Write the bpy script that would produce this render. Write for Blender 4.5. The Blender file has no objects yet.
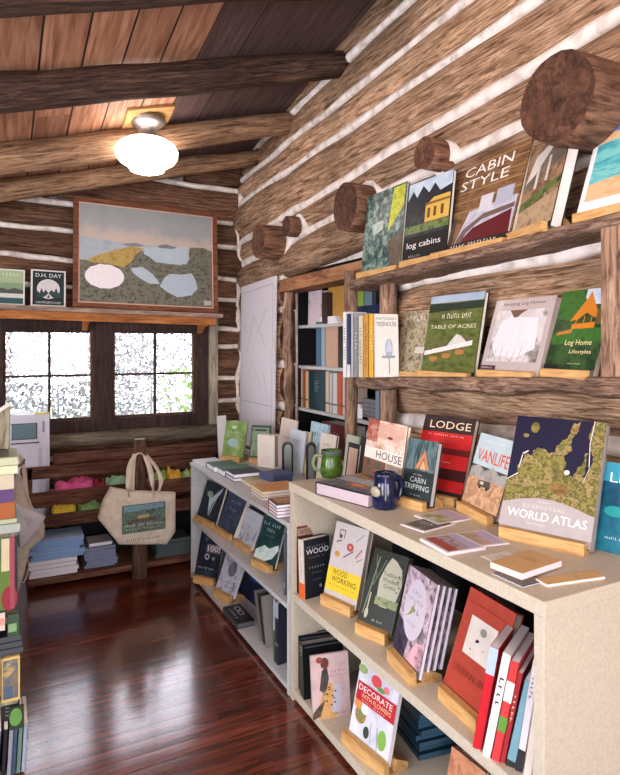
import bpy, math, random
from mathutils import Vector, Matrix, noise
random.seed(7)
SC = bpy.context.scene
COL = SC.collection
# ------------------------------------------------------------------ camera
EYE = 1.6; F = 600.0; HV = 345.0
PSI = math.atan(310.0/600.0); SN, CS = math.sin(PSI), math.cos(PSI)
cam_d = bpy.data.cameras.new('camera'); cam = bpy.data.objects.new('camera', cam_d); COL.objects.link(cam)
cam.location = (0, 0, EYE); cam.rotation_euler = (math.pi/2, 0, -PSI)
cam_d.sensor_width = 36; cam_d.lens = F/775*36; cam_d.shift_y = -(387.5-HV)/775; cam_d.clip_start = .02
SC.camera = cam
def ray(u, v):
    x = (u-310)/F
    return Vector((SN+x*CS, CS-x*SN, (HV-v)/F))
O = Vector((0, 0, EYE))
def pz(u, v, z):
    r = ray(u, v); return O + r*((z-EYE)/r.z)
def px_(u, v, X):
    r = ray(u, v); return O + r*(X/r.x)
def py_(u, v, Y):
    r = ray(u, v); return O + r*(Y/r.y)
def proj(p):
    d = p[0]*SN + p[1]*CS; x = p[0]*CS - p[1]*SN
    return 310+F*x/d, HV-F*(p[2]-EYE)/d
# ------------------------------------------------------------------ materials
def lin(c):
    return tuple(((x/12.92) if x <= .04045 else ((x+.055)/1.055)**2.4) for x in c) + (1,)
def hexc(s):
    return tuple(int(s[i:i+2], 16)/255 for i in (0, 2, 4))
MATS = {}
LABELS = []
def new_mat(name):
    m = bpy.data.materials.new(name); m.use_nodes = True
    nt = m.node_tree; b = nt.nodes['Principled BSDF']
    return m, nt, b
def solid(hx, rough=.5, metal=0, name=None):
    k = ('s', hx, rough, metal)
    if k in MATS: return MATS[k]
    m, nt, b = new_mat(name or 'paint_'+hx)
    tc = nt.nodes.new('ShaderNodeTexCoord'); n = nt.nodes.new('ShaderNodeTexNoise'); n.inputs['Scale'].default_value = 35
    nt.links.new(tc.outputs['Object'], n.inputs['Vector'])
    mx = nt.nodes.new('ShaderNodeMixRGB'); c = lin(hexc(hx))
    mx.inputs[1].default_value = tuple(x*.9 for x in c[:3])+(1,); mx.inputs[2].default_value = tuple(min(1, x*1.08) for x in c[:3])+(1,)
    nt.links.new(n.outputs['Fac'], mx.inputs[0]); nt.links.new(mx.outputs[0], b.inputs['Base Color'])
    b.inputs['Roughness'].default_value = rough; b.inputs['Metallic'].default_value = metal; b.inputs['Specular IOR Level'].default_value = .22 if rough > .25 else .5
    MATS[k] = m; return m
def ramp(nt, stops, interp='LINEAR'):
    r = nt.nodes.new('ShaderNodeValToRGB'); e = r.color_ramp; e.interpolation = interp
    while len(e.elements) < len(stops): e.elements.new(.5)
    for el, (p, c) in zip(e.elements, stops):
        el.position = p; el.color = lin(hexc(c))
    return r
def mottle(cols, scale=20, rough=.4, stretch=(1, 1, 1), hard=False, detail=5):
    """printed picture: patches of the given colours"""
    k = ('m', tuple(cols), scale, rough, stretch, hard)
    if k in MATS: return MATS[k]
    m, nt, b = new_mat('print_'+cols[0])
    tc = nt.nodes.new('ShaderNodeTexCoord'); mp = nt.nodes.new('ShaderNodeMapping'); mp.inputs['Scale'].default_value = stretch
    oi = nt.nodes.new('ShaderNodeObjectInfo'); ml = nt.nodes.new('ShaderNodeMath'); ml.operation = 'MULTIPLY'; ml.inputs[1].default_value = 17
    nt.links.new(oi.outputs['Random'], ml.inputs[0]); nt.links.new(ml.outputs[0], mp.inputs['Location'])
    n = nt.nodes.new('ShaderNodeTexNoise'); n.inputs['Scale'].default_value = scale; n.inputs['Detail'].default_value = detail; n.inputs['Roughness'].default_value = .65
    nt.links.new(tc.outputs['Object'], mp.inputs['Vector']); nt.links.new(mp.outputs[0], n.inputs['Vector'])
    L = len(cols); r = ramp(nt, [(.3+.4*i/max(1, L-1) if not hard else .3+.4*i/L, c) for i, c in enumerate(cols)], 'CONSTANT' if hard else 'LINEAR')
    nt.links.new(n.outputs['Fac'], r.inputs[0]); nt.links.new(r.outputs[0], b.inputs['Base Color'])
    b.inputs['Roughness'].default_value = rough; b.inputs['Specular IOR Level'].default_value = .22 if rough > .25 else .5
    MATS[k] = m; return m
def wood(name, cols, axis='X', scale=9, stretch=12, rough=.75, bump=.35, tone=True, rnd=.0, board=None, knots=False, cracks=0):
    """grain running along axis; 'tone' reads the per-log colour attribute"""
    m, nt, b = new_mat(name); N = nt.nodes.new; L = nt.links.new
    tc = N('ShaderNodeTexCoord'); mp = N('ShaderNodeMapping')
    s = [stretch]*3; s['XYZ'.index(axis)] = 1.0; mp.inputs['Scale'].default_value = s
    L(tc.outputs['Object'], mp.inputs['Vector'])
    at = N('ShaderNodeAttribute'); at.attribute_name = 'tone'
    if tone:
        off = N('ShaderNodeVectorMath'); off.operation = 'SCALE'; L(at.outputs['Color'], off.inputs[0]); off.inputs['Scale'].default_value = 40
        L(off.outputs[0], mp.inputs['Location'])
    n = N('ShaderNodeTexNoise'); n.inputs['Scale'].default_value = scale/ (stretch**.5); n.inputs['Detail'].default_value = 8; n.inputs['Roughness'].default_value = .68; n.inputs['Distortion'].default_value = .9
    L(mp.outputs[0], n.inputs['Vector'])
    r = ramp(nt, [(.3, cols[0]), (.43, cols[1]), (.54, cols[2]), (.72, cols[3])]); L(n.outputs['Fac'], r.inputs[0])
    out = r.outputs[0]
    if cracks:
        mc = N('ShaderNodeMapping'); sc = [stretch*2.2]*3; sc['XYZ'.index(axis)] = 1.4; mc.inputs['Scale'].default_value = sc
        L(tc.outputs['Object'], mc.inputs['Vector']); nc = N('ShaderNodeTexNoise'); nc.inputs['Scale'].default_value = 2.6; nc.inputs['Detail'].default_value = 5; nc.inputs['Distortion'].default_value = .6; L(mc.outputs[0], nc.inputs['Vector'])
        ab = N('ShaderNodeMath'); ab.operation = 'SUBTRACT'; ab.inputs[1].default_value = .5; L(nc.outputs['Fac'], ab.inputs[0]); aa = N('ShaderNodeMath'); aa.operation = 'ABSOLUTE'; L(ab.outputs[0], aa.inputs[0])
        rc_ = N('ShaderNodeMapRange'); rc_.inputs[1].default_value = .0; rc_.inputs[2].default_value = .03; rc_.inputs[3].default_value = 1-cracks; rc_.inputs[4].default_value = 1; L(aa.outputs[0], rc_.inputs[0])
        vm = N('ShaderNodeVectorMath'); vm.operation = 'SCALE'; L(out, vm.inputs[0]); L(rc_.outputs[0], vm.inputs['Scale']); out = vm.outputs[0]
    # broad blotches
    n2 = N('ShaderNodeTexNoise'); n2.inputs['Scale'].default_value = 2.6; n2.inputs['Detail'].default_value = 3; L(tc.outputs['Object'], n2.inputs['Vector'])
    mr = N('ShaderNodeMapRange'); mr.inputs[1].default_value = .3; mr.inputs[2].default_value = .7; mr.inputs[3].default_value = .72; mr.inputs[4].default_value = 1.2
    L(n2.outputs['Fac'], mr.inputs[0])
    mu = N('ShaderNodeVectorMath'); mu.operation = 'SCALE'; L(out, mu.inputs[0]); L(mr.outputs[0], mu.inputs['Scale']); out = mu.outputs[0]
    if tone:
        sx = N('ShaderNodeSeparateColor'); L(at.outputs['Color'], sx.inputs[0])
        mr2 = N('ShaderNodeMapRange'); mr2.inputs[3].default_value = .72; mr2.inputs[4].default_value = 1.22; L(sx.outputs[0], mr2.inputs[0])
        m2 = N('ShaderNodeVectorMath'); m2.operation = 'SCALE'; L(out, m2.inputs[0]); L(mr2.outputs[0], m2.inputs['Scale']); out = m2.outputs[0]
    if knots:
        mk = N('ShaderNodeMapping'); sk = [3.2]*3; sk['XYZ'.index(axis)] = 1.7; mk.inputs['Scale'].default_value = sk
        L(tc.outputs['Object'], mk.inputs['Vector'])
        vo = N('ShaderNodeTexVoronoi'); vo.inputs['Scale'].default_value = 1.0; nk = N('ShaderNodeTexNoise'); nk.inputs['Scale'].default_value = 9; L(tc.outputs['Object'], nk.inputs['Vector']); sk2 = N('ShaderNodeVectorMath'); sk2.operation = 'SCALE'; sk2.inputs['Scale'].default_value = .3; L(nk.outputs['Color'], sk2.inputs[0]); ak = N('ShaderNodeVectorMath'); L(mk.outputs[0], ak.inputs[0]); L(sk2.outputs[0], ak.inputs[1]); L(ak.outputs[0], vo.inputs['Vector'])
        rk = N('ShaderNodeMapRange'); rk.inputs[1].default_value = .05; rk.inputs[2].default_value = .15; rk.inputs[3].default_value = .28; rk.inputs[4].default_value = 1
        L(vo.outputs['Distance'], rk.inputs[0])
        m3 = N('ShaderNodeVectorMath'); m3.operation = 'SCALE'; L(out, m3.inputs[0]); L(rk.outputs[0], m3.inputs['Scale']); out = m3.outputs[0]
    L(out, b.inputs['Base Color'])
    b.inputs['Roughness'].default_value = rough; b.inputs['Specular IOR Level'].default_value = .2
    if bump:
        bp = N('ShaderNodeBump'); bp.inputs['Strength'].default_value = bump; bp.inputs['Distance'].default_value = .012
        L(n.outputs['Fac'], bp.inputs['Height']); L(bp.outputs[0], b.inputs['Normal'])
    return m
LOGC = ['38271d', '88684f', 'bc9779', 'dfc2a5']
DARKC = ['1c1413', '3b2c2a', '574340', '75605a']
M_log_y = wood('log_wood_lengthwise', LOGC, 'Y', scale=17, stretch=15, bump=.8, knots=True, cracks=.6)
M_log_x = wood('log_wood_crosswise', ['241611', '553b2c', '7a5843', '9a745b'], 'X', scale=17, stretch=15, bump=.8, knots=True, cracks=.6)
M_beam = wood('dark_beam_wood', ['1c1312', '40302b', '62483c', '8c6c58'], 'X', scale=16, stretch=14, bump=.9, cracks=.6)
M_beam_lit = wood('lamplit_tan_beam_wood', ['33231a', '80614b', 'a98565', 'c9a583'], 'X', scale=16, stretch=14, bump=.9, cracks=.6)  # lighter copy of the beam wood, lamplight put into the colour
M_endgrain = wood('end_grain', ['2e1d16', '4f3529', '624334', '7a5644'], 'X', scale=20, stretch=1.5, bump=.3, cracks=.5)
M_bark = wood('stub_wood', ['33221b', '6b4938', '8b6650', 'a88064'], 'X', scale=16, stretch=8, bump=.8, cracks=.5)
M_live_y = wood('live_edge_wood', ['2e2320', '6b5347', '937764', 'b89b85'], 'Y', scale=26, stretch=9, bump=1.0, cracks=.7)
M_post_z = wood('post_wood', ['33251f', '7a5f4e', '9d7e69', 'bb9d87'], 'Z', scale=18, stretch=8, bump=.8, cracks=.6)
M_stand = wood('stand_wood', ['9a6e3e', 'bd8f57', 'cfa56c', 'dcb57f'], 'X', scale=16, stretch=8, rough=.5, bump=.1)
M_dark = wood('bench_wood', ['331c17', '563429', '6d4738', '836050'], 'X', scale=12, stretch=10, bump=.3)
M_trim_dark = wood('window_frame_wood', ['1d1412', '33231f', '40302c', '4d3c37'], 'Z', scale=12, stretch=8, bump=.2)
M_sash = wood('sash_wood', ['2c1d16', '4a3326', '5e4433', '735744'], 'Z', scale=12, stretch=8, bump=.2)
M_orange = wood('shelf_board_wood', ['6d3d20', '93582f', 'ab6c3c', 'c08350'], 'X', scale=12, stretch=8, bump=.2)
M_greyboard = wood('grey_board_wood', ['5f564a', '8c8271', 'a29783', 'b5ab98'], 'Z', scale=12, stretch=8, bump=.2)
M_frame = wood('picture_frame_wood', ['4a2a1c', '6a3f2b', '7c4e38', '8f6149'], 'X', scale=14, stretch=6, bump=.15)
M_rack = wood('rack_wood', ['4c4a3d', '6e6a58', '85806c', '9a957f'], 'Z', scale=12, stretch=8, bump=.15)

def chink_mat():
    m, nt, b = new_mat('chinking_mortar'); N = nt.nodes.new; L = nt.links.new
    tc = N('ShaderNodeTexCoord'); n = N('ShaderNodeTexNoise'); n.inputs['Scale'].default_value = 14; n.inputs['Detail'].default_value = 6
    L(tc.outputs['Object'], n.inputs['Vector']); r = ramp(nt, [(.3, 'bdb0a6'), (.5, 'e6dcd6'), (.7, 'f2ebe6')]); L(n.outputs['Fac'], r.inputs[0]); L(r.outputs[0], b.inputs['Base Color'])
    bp = N('ShaderNodeBump'); bp.inputs['Strength'].default_value = .4; bp.inputs['Distance'].default_value = .01; L(n.outputs['Fac'], bp.inputs['Height']); L(bp.outputs[0], b.inputs['Normal'])
    b.inputs['Roughness'].default_value = .9; return m
M_chink = chink_mat()
def paint_mat(name, c0, c1, scale=60):
    m, nt, b = new_mat(name); N = nt.nodes.new; L = nt.links.new
    tc = N('ShaderNodeTexCoord'); n = N('ShaderNodeTexNoise'); n.inputs['Scale'].default_value = scale; n.inputs['Detail'].default_value = 8; n.inputs['Roughness'].default_value = .8
    L(tc.outputs['Object'], n.inputs['Vector']); r = ramp(nt, [(.35, c0), (.65, c1)]); L(n.outputs['Fac'], r.inputs[0]); L(r.outputs[0], b.inputs['Base Color'])
    b.inputs['Roughness'].default_value = .5; return m
M_case = paint_mat('cream_case_paint', 'ada392', 'c6bca9', 120)
M_casewhite = paint_mat('white_case_paint', 'aeb0b2', 'c4c7c9', 60)
def planks(name, cols, width, axis, rough, lines=.03, gloss=None, length=1.6, offset=0):
    """boards of given width across 'axis' coordinate; seams dark"""
    m, nt, b = new_mat(name); N = nt.nodes.new; L = nt.links.new
    tc = N('ShaderNodeTexCoord'); sp = N('ShaderNodeSeparateXYZ'); L(tc.outputs['Object'], sp.inputs[0])
    across = sp.outputs['XYZ'.index(axis)]; along = sp.outputs[0 if axis == 'Y' else 1]
    dv = N('ShaderNodeMath'); dv.operation = 'DIVIDE'; dv.inputs[1].default_value = width; (lambda of: (L(across, of.inputs[0]), L(of.outputs[0], dv.inputs[0]), setattr(of, 'operation', 'SUBTRACT'), setattr(of.inputs[1], 'default_value', offset)))(N('ShaderNodeMath'))
    fl = N('ShaderNodeMath'); fl.operation = 'FLOOR'; L(dv.outputs[0], fl.inputs[0])
    fr = N('ShaderNodeMath'); fr.operation = 'FRACT'; L(dv.outputs[0], fr.inputs[0])
    wn0 = N('ShaderNodeTexWhiteNoise'); wn0.noise_dimensions = '1D'; L(fl.outputs[0], wn0.inputs['W'])
    al = N('ShaderNodeMath'); al.operation = 'DIVIDE'; al.inputs[1].default_value = length; L(along, al.inputs[0])
    ad = N('ShaderNodeMath'); ad.operation = 'ADD'; L(al.outputs[0], ad.inputs[0]); L(wn0.outputs['Value'], ad.inputs[1])
    fl2 = N('ShaderNodeMath'); fl2.operation = 'FLOOR'; L(ad.outputs[0], fl2.inputs[0])
    cb = N('ShaderNodeCombineXYZ'); L(fl.outputs[0], cb.inputs[0]); L(fl2.outputs[0], cb.inputs[1])
    wn = N('ShaderNodeTexWhiteNoise'); wn.noise_dimensions = '2D'; L(cb.outputs[0], wn.inputs['Vector'])
    mp = N('ShaderNodeMapping'); s = [3, 3, 3]; s['XYZ'.index(axis)] = 40; mp.inputs['Scale'].default_value = s; L(tc.outputs['Object'], mp.inputs['Vector']); L(wn.outputs['Color'], mp.inputs['Location'])
    n = N('ShaderNodeTexNoise'); n.inputs['Scale'].default_value = 1; n.inputs['Detail'].default_value = 6; n.inputs['Distortion'].default_value = .6; L(mp.outputs[0], n.inputs['Vector'])
    r = ramp(nt, [(.25, cols[0]), (.5, cols[1]), (.75, cols[2])]); L(n.outputs['Fac'], r.inputs[0])
    mr = N('ShaderNodeMapRange'); mr.inputs[3].default_value = .7; mr.inputs[4].default_value = 1.25; L(wn.outputs['Value'], mr.inputs[0])
    mu = N('ShaderNodeVectorMath'); mu.operation = 'SCALE'; L(r.outputs[0], mu.inputs[0]); L(mr.outputs[0], mu.inputs['Scale'])
    # seam
    a = N('ShaderNodeMath'); a.operation = 'LESS_THAN'; a.inputs[1].default_value = lines; L(fr.outputs[0], a.inputs[0])
    mx = N('ShaderNodeMixRGB'); mx.inputs[2].default_value = (.006, .004, .003, 1); L(a.outputs[0], mx.inputs[0]); L(mu.outputs[0], mx.inputs[1])
    L(mx.outputs[0], b.inputs['Base Color'])
    b.inputs['Roughness'].default_value = rough
    bp = N('ShaderNodeBump'); bp.inputs['Strength'].default_value = .12 if gloss else .25; bp.inputs['Distance'].default_value = .004
    if gloss:
        b.inputs['Coat Weight'].default_value = .6; b.inputs['Coat Roughness'].default_value = .13
        ng = N('ShaderNodeTexNoise'); ng.inputs['Scale'].default_value = 30; L(tc.outputs['Object'], ng.inputs['Vector'])
        mg = N('ShaderNodeMapRange'); mg.inputs[3].default_value = rough*.8; mg.inputs[4].default_value = rough*1.3; L(ng.outputs['Fac'], mg.inputs[0]); L(mg.outputs[0], b.inputs['Roughness'])
        # every board is slightly cupped
        pp = N('ShaderNodeMath'); pp.operation = 'PINGPONG'; pp.inputs[1].default_value = .5; L(fr.outputs[0], pp.inputs[0])
        sm = N('ShaderNodeMath'); sm.operation = 'POWER'; sm.inputs[1].default_value = .35; L(pp.outputs[0], sm.inputs[0])
        L(sm.outputs[0], bp.inputs['Height'])
    else:
        L(n.outputs['Fac'], bp.inputs['Height'])
    L(bp.outputs[0], b.inputs['Normal'])
    return m
M_floor = planks('floor_boards', ['34150e', '5e2b1d', '7d402e'], .085, 'Y', .17, .05, gloss=True)
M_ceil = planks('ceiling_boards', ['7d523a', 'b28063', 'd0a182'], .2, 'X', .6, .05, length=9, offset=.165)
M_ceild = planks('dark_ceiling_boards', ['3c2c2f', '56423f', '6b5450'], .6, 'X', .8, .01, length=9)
def emit(hx, st, name):
    m, nt, b = new_mat(name); b.inputs['Base Color'].default_value = lin(hexc(hx)); b.inputs['Emission Color'].default_value = lin(hexc(hx)); b.inputs['Emission Strength'].default_value = st; return m
def glass_mat():
    m = bpy.data.materials.new('window_glass'); m.use_nodes = True; nt = m.node_tree; nt.nodes.clear()
    o = nt.nodes.new('ShaderNodeOutputMaterial'); t = nt.nodes.new('ShaderNodeBsdfTransparent'); g = nt.nodes.new('ShaderNodeBsdfGlossy'); g.inputs['Roughness'].default_value = .02
    f = nt.nodes.new('ShaderNodeFresnel'); f.inputs['IOR'].default_value = 1.45; x = nt.nodes.new('ShaderNodeMixShader')
    nt.links.new(f.outputs[0], x.inputs[0]); nt.links.new(t.outputs[0], x.inputs[1]); nt.links.new(g.outputs[0], x.inputs[2]); nt.links.new(x.outputs[0], o.inputs[0]); return m
M_glass = glass_mat()
PAPER = solid('e9e2d6', .8, name='page_paper'); PAPERW = solid('ebe7ee', .7)
# ------------------------------------------------------------------ mesh builder
class MB:
    def __init__(s): s.v = []; s.f = []; s.m = []; s.mats = []; s.sm = []; s.tone = []; s.t = .5
    def mi(s, m):
        if m not in s.mats: s.mats.append(m)
        return s.mats.index(m)
    def poly(s, pts, m, smooth=False):
        i = len(s.v); s.v += [tuple(p) for p in pts]; s.tone += [s.t]*len(pts)
        s.f.append(tuple(range(i, i+len(pts)))); s.m.append(s.mi(m)); s.sm.append(smooth)
    def hexa(s, p, m):
        """p: 8 points, bottom 4 ccw then top 4"""
        i = len(s.v); s.v += [tuple(q) for q in p]; s.tone += [s.t]*8; k = s.mi(m)
        for f in ((3, 2, 1, 0), (4, 5, 6, 7), (0, 1, 5, 4), (1, 2, 6, 5), (2, 3, 7, 6), (3, 0, 4, 7)):
            s.f.append(tuple(i+j for j in f)); s.m.append(k); s.sm.append(False)
    def box(s, a, b, m):
        x0, y0, z0 = (min(a[i], b[i]) for i in range(3)); x1, y1, z1 = (max(a[i], b[i]) for i in range(3))
        s.hexa([(x0, y0, z0), (x1, y0, z0), (x1, y1, z0), (x0, y1, z0), (x0, y0, z1), (x1, y0, z1), (x1, y1, z1), (x0, y1, z1)], m)
    def bar(s, a, b, w, h, m, up=(0, 0, 1)):
        """box from a to b, w across, h along up"""
        a = Vector(a); b = Vector(b); d = (b-a).normalized(); up = Vector(up); sd = d.cross(up).normalized()*w/2; uu = sd.cross(d).normalized()*h/2
        s.hexa([a-sd-uu, a+sd-uu, b+sd-uu, b-sd-uu, a-sd+uu, a+sd+uu, b+sd+uu, b-sd+uu], m)
    def tube(s, pts, rad, m, n=14, cap=None, wob=0, sq=None, seed=0, smooth=True, up=(0, 0, 1)):
        """pts list, rad list or value; sq=(horizontal scale, vertical scale)"""
        pts = [Vector(p) for p in pts]; k = s.mi(m); base = len(s.v); R = rad if isinstance(rad, (list, tuple)) else [rad]*len(pts)
        up = Vector(up)
        if abs((pts[-1]-pts[0]).normalized().dot(up)) > .9: up = Vector((0, 1, 0))
        for i, p in enumerate(pts):
            d = (pts[min(i+1, len(pts)-1)]-pts[max(i-1, 0)]).normalized(); a = d.cross(up)
            if a.length < .05: a = d.cross(Vector((1, 0, 0)))
            a.normalize(); b = a.cross(d).normalized()
            for j in range(n):
                t = 2*math.pi*j/n; r = R[i]
                if wob: r *= 1+wob*noise.noise(Vector((p.x*2.2+math.cos(t)*1.1+seed*7.3, p.y*2.2+math.sin(t)*1.1, p.z*2.2)))
                sx, sz = sq or (1, 1)
                q = p+a*math.cos(t)*r*sx+b*math.sin(t)*r*sz; s.v.append(tuple(q)); s.tone.append(s.t)
        for i in range(len(pts)-1):
            for j in range(n):
                a0 = base+i*n+j; a1 = base+i*n+(j+1) % n
                s.f.append((a0, a1, a1+n, a0+n)); s.m.append(k); s.sm.append(smooth)
        ck = s.mi(cap or m)
        s.f.append(tuple(base+j for j in range(n))[::-1]); s.m.append(ck); s.sm.append(False)
        e = base+(len(pts)-1)*n; s.f.append(tuple(e+j for j in range(n))); s.m.append(ck); s.sm.append(False)
    def lathe(s, prof, m, c=(0, 0, 0), n=28, smooth=True, lobes=0, la=0):
        base = len(s.v); k = s.mi(m)
        for r, z in prof:
            for j in range(n):
                t = 2*math.pi*j/n; rr = r*(1+la*math.cos(lobes*t)) if lobes else r
                s.v.append((c[0]+rr*math.cos(t), c[1]+rr*math.sin(t), c[2]+z)); s.tone.append(s.t)
        for i in range(len(prof)-1):
            for j in range(n):
                a0 = base+i*n+j; a1 = base+i*n+(j+1) % n
                s.f.append((a0, a1, a1+n, a0+n)); s.m.append(k); s.sm.append(smooth)
    def prism(s, prof, x0, x1, m):
        """prof (y,z) polygon ccw, extruded in x"""
        n = len(prof); i = len(s.v); k = s.mi(m)
        for x in (x0, x1):
            for y, z in prof: s.v.append((x, y, z)); s.tone.append(s.t)
        s.f.append(tuple(i+j for j in range(n))[::-1]); s.m.append(k); s.sm.append(False)
        s.f.append(tuple(i+n+j for j in range(n))); s.m.append(k); s.sm.append(False)
        for j in range(n):
            a, b = i+j, i+(j+1) % n
            s.f.append((a, b, b+n, a+n)); s.m.append(k); s.sm.append(False)
    def build(s, name, parent=None, bevel=0):
        me = bpy.data.meshes.new(name); me.from_pydata(s.v, [], s.f)
        for m in s.mats: me.materials.append(m)
        me.polygons.foreach_set('material_index', s.m); me.polygons.foreach_set('use_smooth', s.sm)
        ca = me.color_attributes.new('tone', 'FLOAT_COLOR', 'POINT')
        ca.data.foreach_set('color', [x for t in s.tone for x in (t, t*.7+.1, 1-t, 1)])
        me.update()
        o = bpy.data.objects.new(name, me); COL.objects.link(o)
        if parent: o.parent = parent
        if bevel:
            b = o.modifiers.new('bevel', 'BEVEL'); b.width = bevel; b.segments = 2; b.limit_method = 'ANGLE'
        return o
def tag(o, label=None, cat=None, group=None, kind=None):
    if label:
        o['label'] = label; LABELS.append(label)
        if not 4 <= len(label.split()) <= 16: print('LONG', label)
    if cat: o['category'] = cat
    if group: o['group'] = group
    if kind: o['kind'] = kind
    return o
def struct(mb, name, **k): return tag(mb.build(name, **k), kind='structure')
def empty(name, loc=(0, 0, 0), label=None, cat=None, group=None, mat=None):
    o = bpy.data.objects.new(name, None); COL.objects.link(o); o.empty_display_size = .05
    if mat is not None: o.matrix_world = mat
    else: o.location = loc
    return tag(o, label, cat, group)
def frame(o, ex, ey, ez):
    return Matrix(((ex[0], ey[0], ez[0], o[0]), (ex[1], ey[1], ez[1], o[1]), (ex[2], ey[2], ez[2], o[2]), (0, 0, 0, 1)))
# ------------------------------------------------------------------ text
TXT = {}
def text_geo(s):
    if s in TXT: return TXT[s]
    c = bpy.data.curves.new('t', 'FONT'); c.body = s; c.size = 1; c.resolution_u = 2; c.align_x = 'CENTER'
    o = bpy.data.objects.new('t', c); me = o.to_mesh()
    v = [tuple(x.co) for x in me.vertices]; f = [tuple(p.vertices) for p in me.polygons]
    o.to_mesh_clear(); bpy.data.objects.remove(o); bpy.data.curves.remove(c)
    xs = [p[0] for p in v]; ys = [p[1] for p in v]
    TXT[s] = (v, f, min(xs), max(xs), min(ys), max(ys)); return TXT[s]
FAINT = {'TENTH EDITION', 'Rustic', 'BOOK ONE', 'REVEREND', 'TREES', 'JJ EGGERS', 'slow', 'THE TREEHOUSE BOOK', 'A LIFE ON WHEELS', 'Cottage Book Shop', 'CARVING IN', 'WHAT IT IS', 'Hannah Reed', 'LOG BUILDING', 'HONEY', 'CAMP AND CABIN', 'THE GENTLE WORLD OF', 'COLLECTED', 'BEES', 'KILNS', 'Slow', 'WALKS AND SITES', 'LIKE TO BE A BIRD', 'KNITS', 'FINDING', 'AN INDOORSY TOUR OF', 'living', 'DEBRA GRAYSTONE', 'I', 'ooo', 'ART OF', 'THE LAST', 'SHIP', 'o~ oo', 'BIG TREES', 'OFF GRID', 'STORMS', 'THE TRAPPERS', 'KNIVES', 'Ray Taber', 'TEA', 'BIRDS', 'OXFORD', 'DAVID SIBLEY', 'OLD', 'hello', 'MIXED GREENS', 'An Outdoor Feast', 'notes', 'RUSTIC HOMES', 'lake', 'WILD SKILLS', 'HOME', 'ESCAPE', 'Botanical', 'HOLLY BECKER', 'THE GREAT', 'BUILD', 'THE COMPLETE BEGINNERS GUIDE', 'GARDEN', 'ART', 'COAST', 'SPOON CARVING', 'SECOND EDITION', 'in wood', 'DESIGN', 'VISIT THE CANNERY', 'LAKE'}
def put_text(mb, s, cx, cz, w, h, m, off, fn=None):
    """text centred on cx, cz filling w x h (real units); facing -y"""
    if s in FAINT:      # print too small or blurred to read in the photo: a row of little strokes
        rg = random.Random(len(s)*13+ord(s[0])); n = len(s); k = mb.mi(m); cwid = w/n
        for i, ch in enumerate(s):
            if ch == ' ': continue
            x0 = cx-w/2+i*cwid; z0 = cz-h/2; hh = h*rg.choice((.7, .85, 1)); bw = cwid*rg.choice((.3, .45, .7)); st = h*.22
            for (xa, za, xb, zb) in ((x0, z0, x0+cwid*.22, z0+hh), (x0, z0+rg.choice((0, .4, .75))*hh*.95, x0+bw, z0+0), (0, 0, 0, 0))[:2]:
                if zb <= za: zb = za+st
                base = len(mb.v)
                for p in ((xa, -off, za), (xb, -off, za), (xb, -off, zb), (xa, -off, zb)): mb.v.append(fn(p) if fn else p); mb.tone.append(.5)
                mb.f.append((base, base+1, base+2, base+3)); mb.m.append(k); mb.sm.append(False)
        return
    v, f, x0, x1, y0, y1 = text_geo(s); sx = w/(x1-x0); sy = h/(y1-y0)
    base = len(mb.v); k = mb.mi(m)
    for p in v:
        q = (cx+(p[0]-(x0+x1)/2)*sx, -off, cz+(p[1]-(y0+y1)/2)*sy)
        mb.v.append(fn(q) if fn else q); mb.tone.append(.5)
    for a in f: mb.f.append(tuple(base+i for i in a)); mb.m.append(k); mb.sm.append(False)
def C(c, r=.45):
    return solid(c, r) if isinstance(c, str) else c
def art_to(root, art, w, h, names=('cover_picture', 'title'), y0=0.0, spine=None):
    """art: list in 0..1 cover coordinates"""
    pic = MB(); nt_ = 0; off = y0+.0004
    for a in art:
        off += .00018
        if a[0] == 'r':
            _, x0, z0, x1, z1, m = a; pic.poly([(x0*w, -off, z0*h), (x1*w, -off, z0*h), (x1*w, -off, z1*h), (x0*w, -off, z1*h)], C(m))
        elif a[0] == 'e':
            _, cx, cz, rx, rz, m = a; pic.poly([((cx+rx*math.cos(t*math.pi/14))*w, -off, (cz+rz*math.sin(t*math.pi/14))*h) for t in range(28)], C(m))
        elif a[0] == 'p':
            pic.poly([(x*w, -off, z*h) for x, z in a[1]], C(a[2]))
        elif a[0] == 't':
            _, s, cx, cz, tw, th, m = a; tm = MB(); put_text(tm, s, cx*w, cz*h, tw*w, th*h, C(m), off); tm.build(names[1] if nt_ == 0 else 'lettering', root); nt_ += 1
        elif a[0] == 'P':   # ragged natural outline
            pts = [Vector((x, z)) for x, z in a[1]]; rr_ = random.Random(len(pts)*7+int(pts[0][0]*100))
            for it in range(3):
                q = []
                for i in range(len(pts)):
                    p0, p1 = pts[i], pts[(i+1) % len(pts)]; q.append(p0); d = p1-p0
                    edge = (p0.x in (0, 1) and p1.x == p0.x) or (p0.y in (0, 1) and p1.y == p0.y)
                    if not edge and d.length > .015: q.append((p0+p1)/2+Vector((-d.y, d.x))*rr_.uniform(-.22, .22))
                pts = q
            pic.poly([(min(1, max(0, p.x))*w, -off, min(1, max(0, p.y))*h) for p in pts], C(a[2]))
        elif a[0] == 'l':
            _, x0, z0, x1, z1, t, m = a
            d = Vector(((x1-x0)*w, (z1-z0)*h)); n = Vector((-d.y, d.x)).normalized()*t/2
            pic.poly([(x0*w-n.x, -off, z0*h-n.y), (x1*w-n.x, -off, z1*h-n.y), (x1*w+n.x, -off, z1*h+n.y), (x0*w+n.x, -off, z0*h+n.y)], C(m))
    if pic.f: pic.build(names[0], root)
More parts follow.
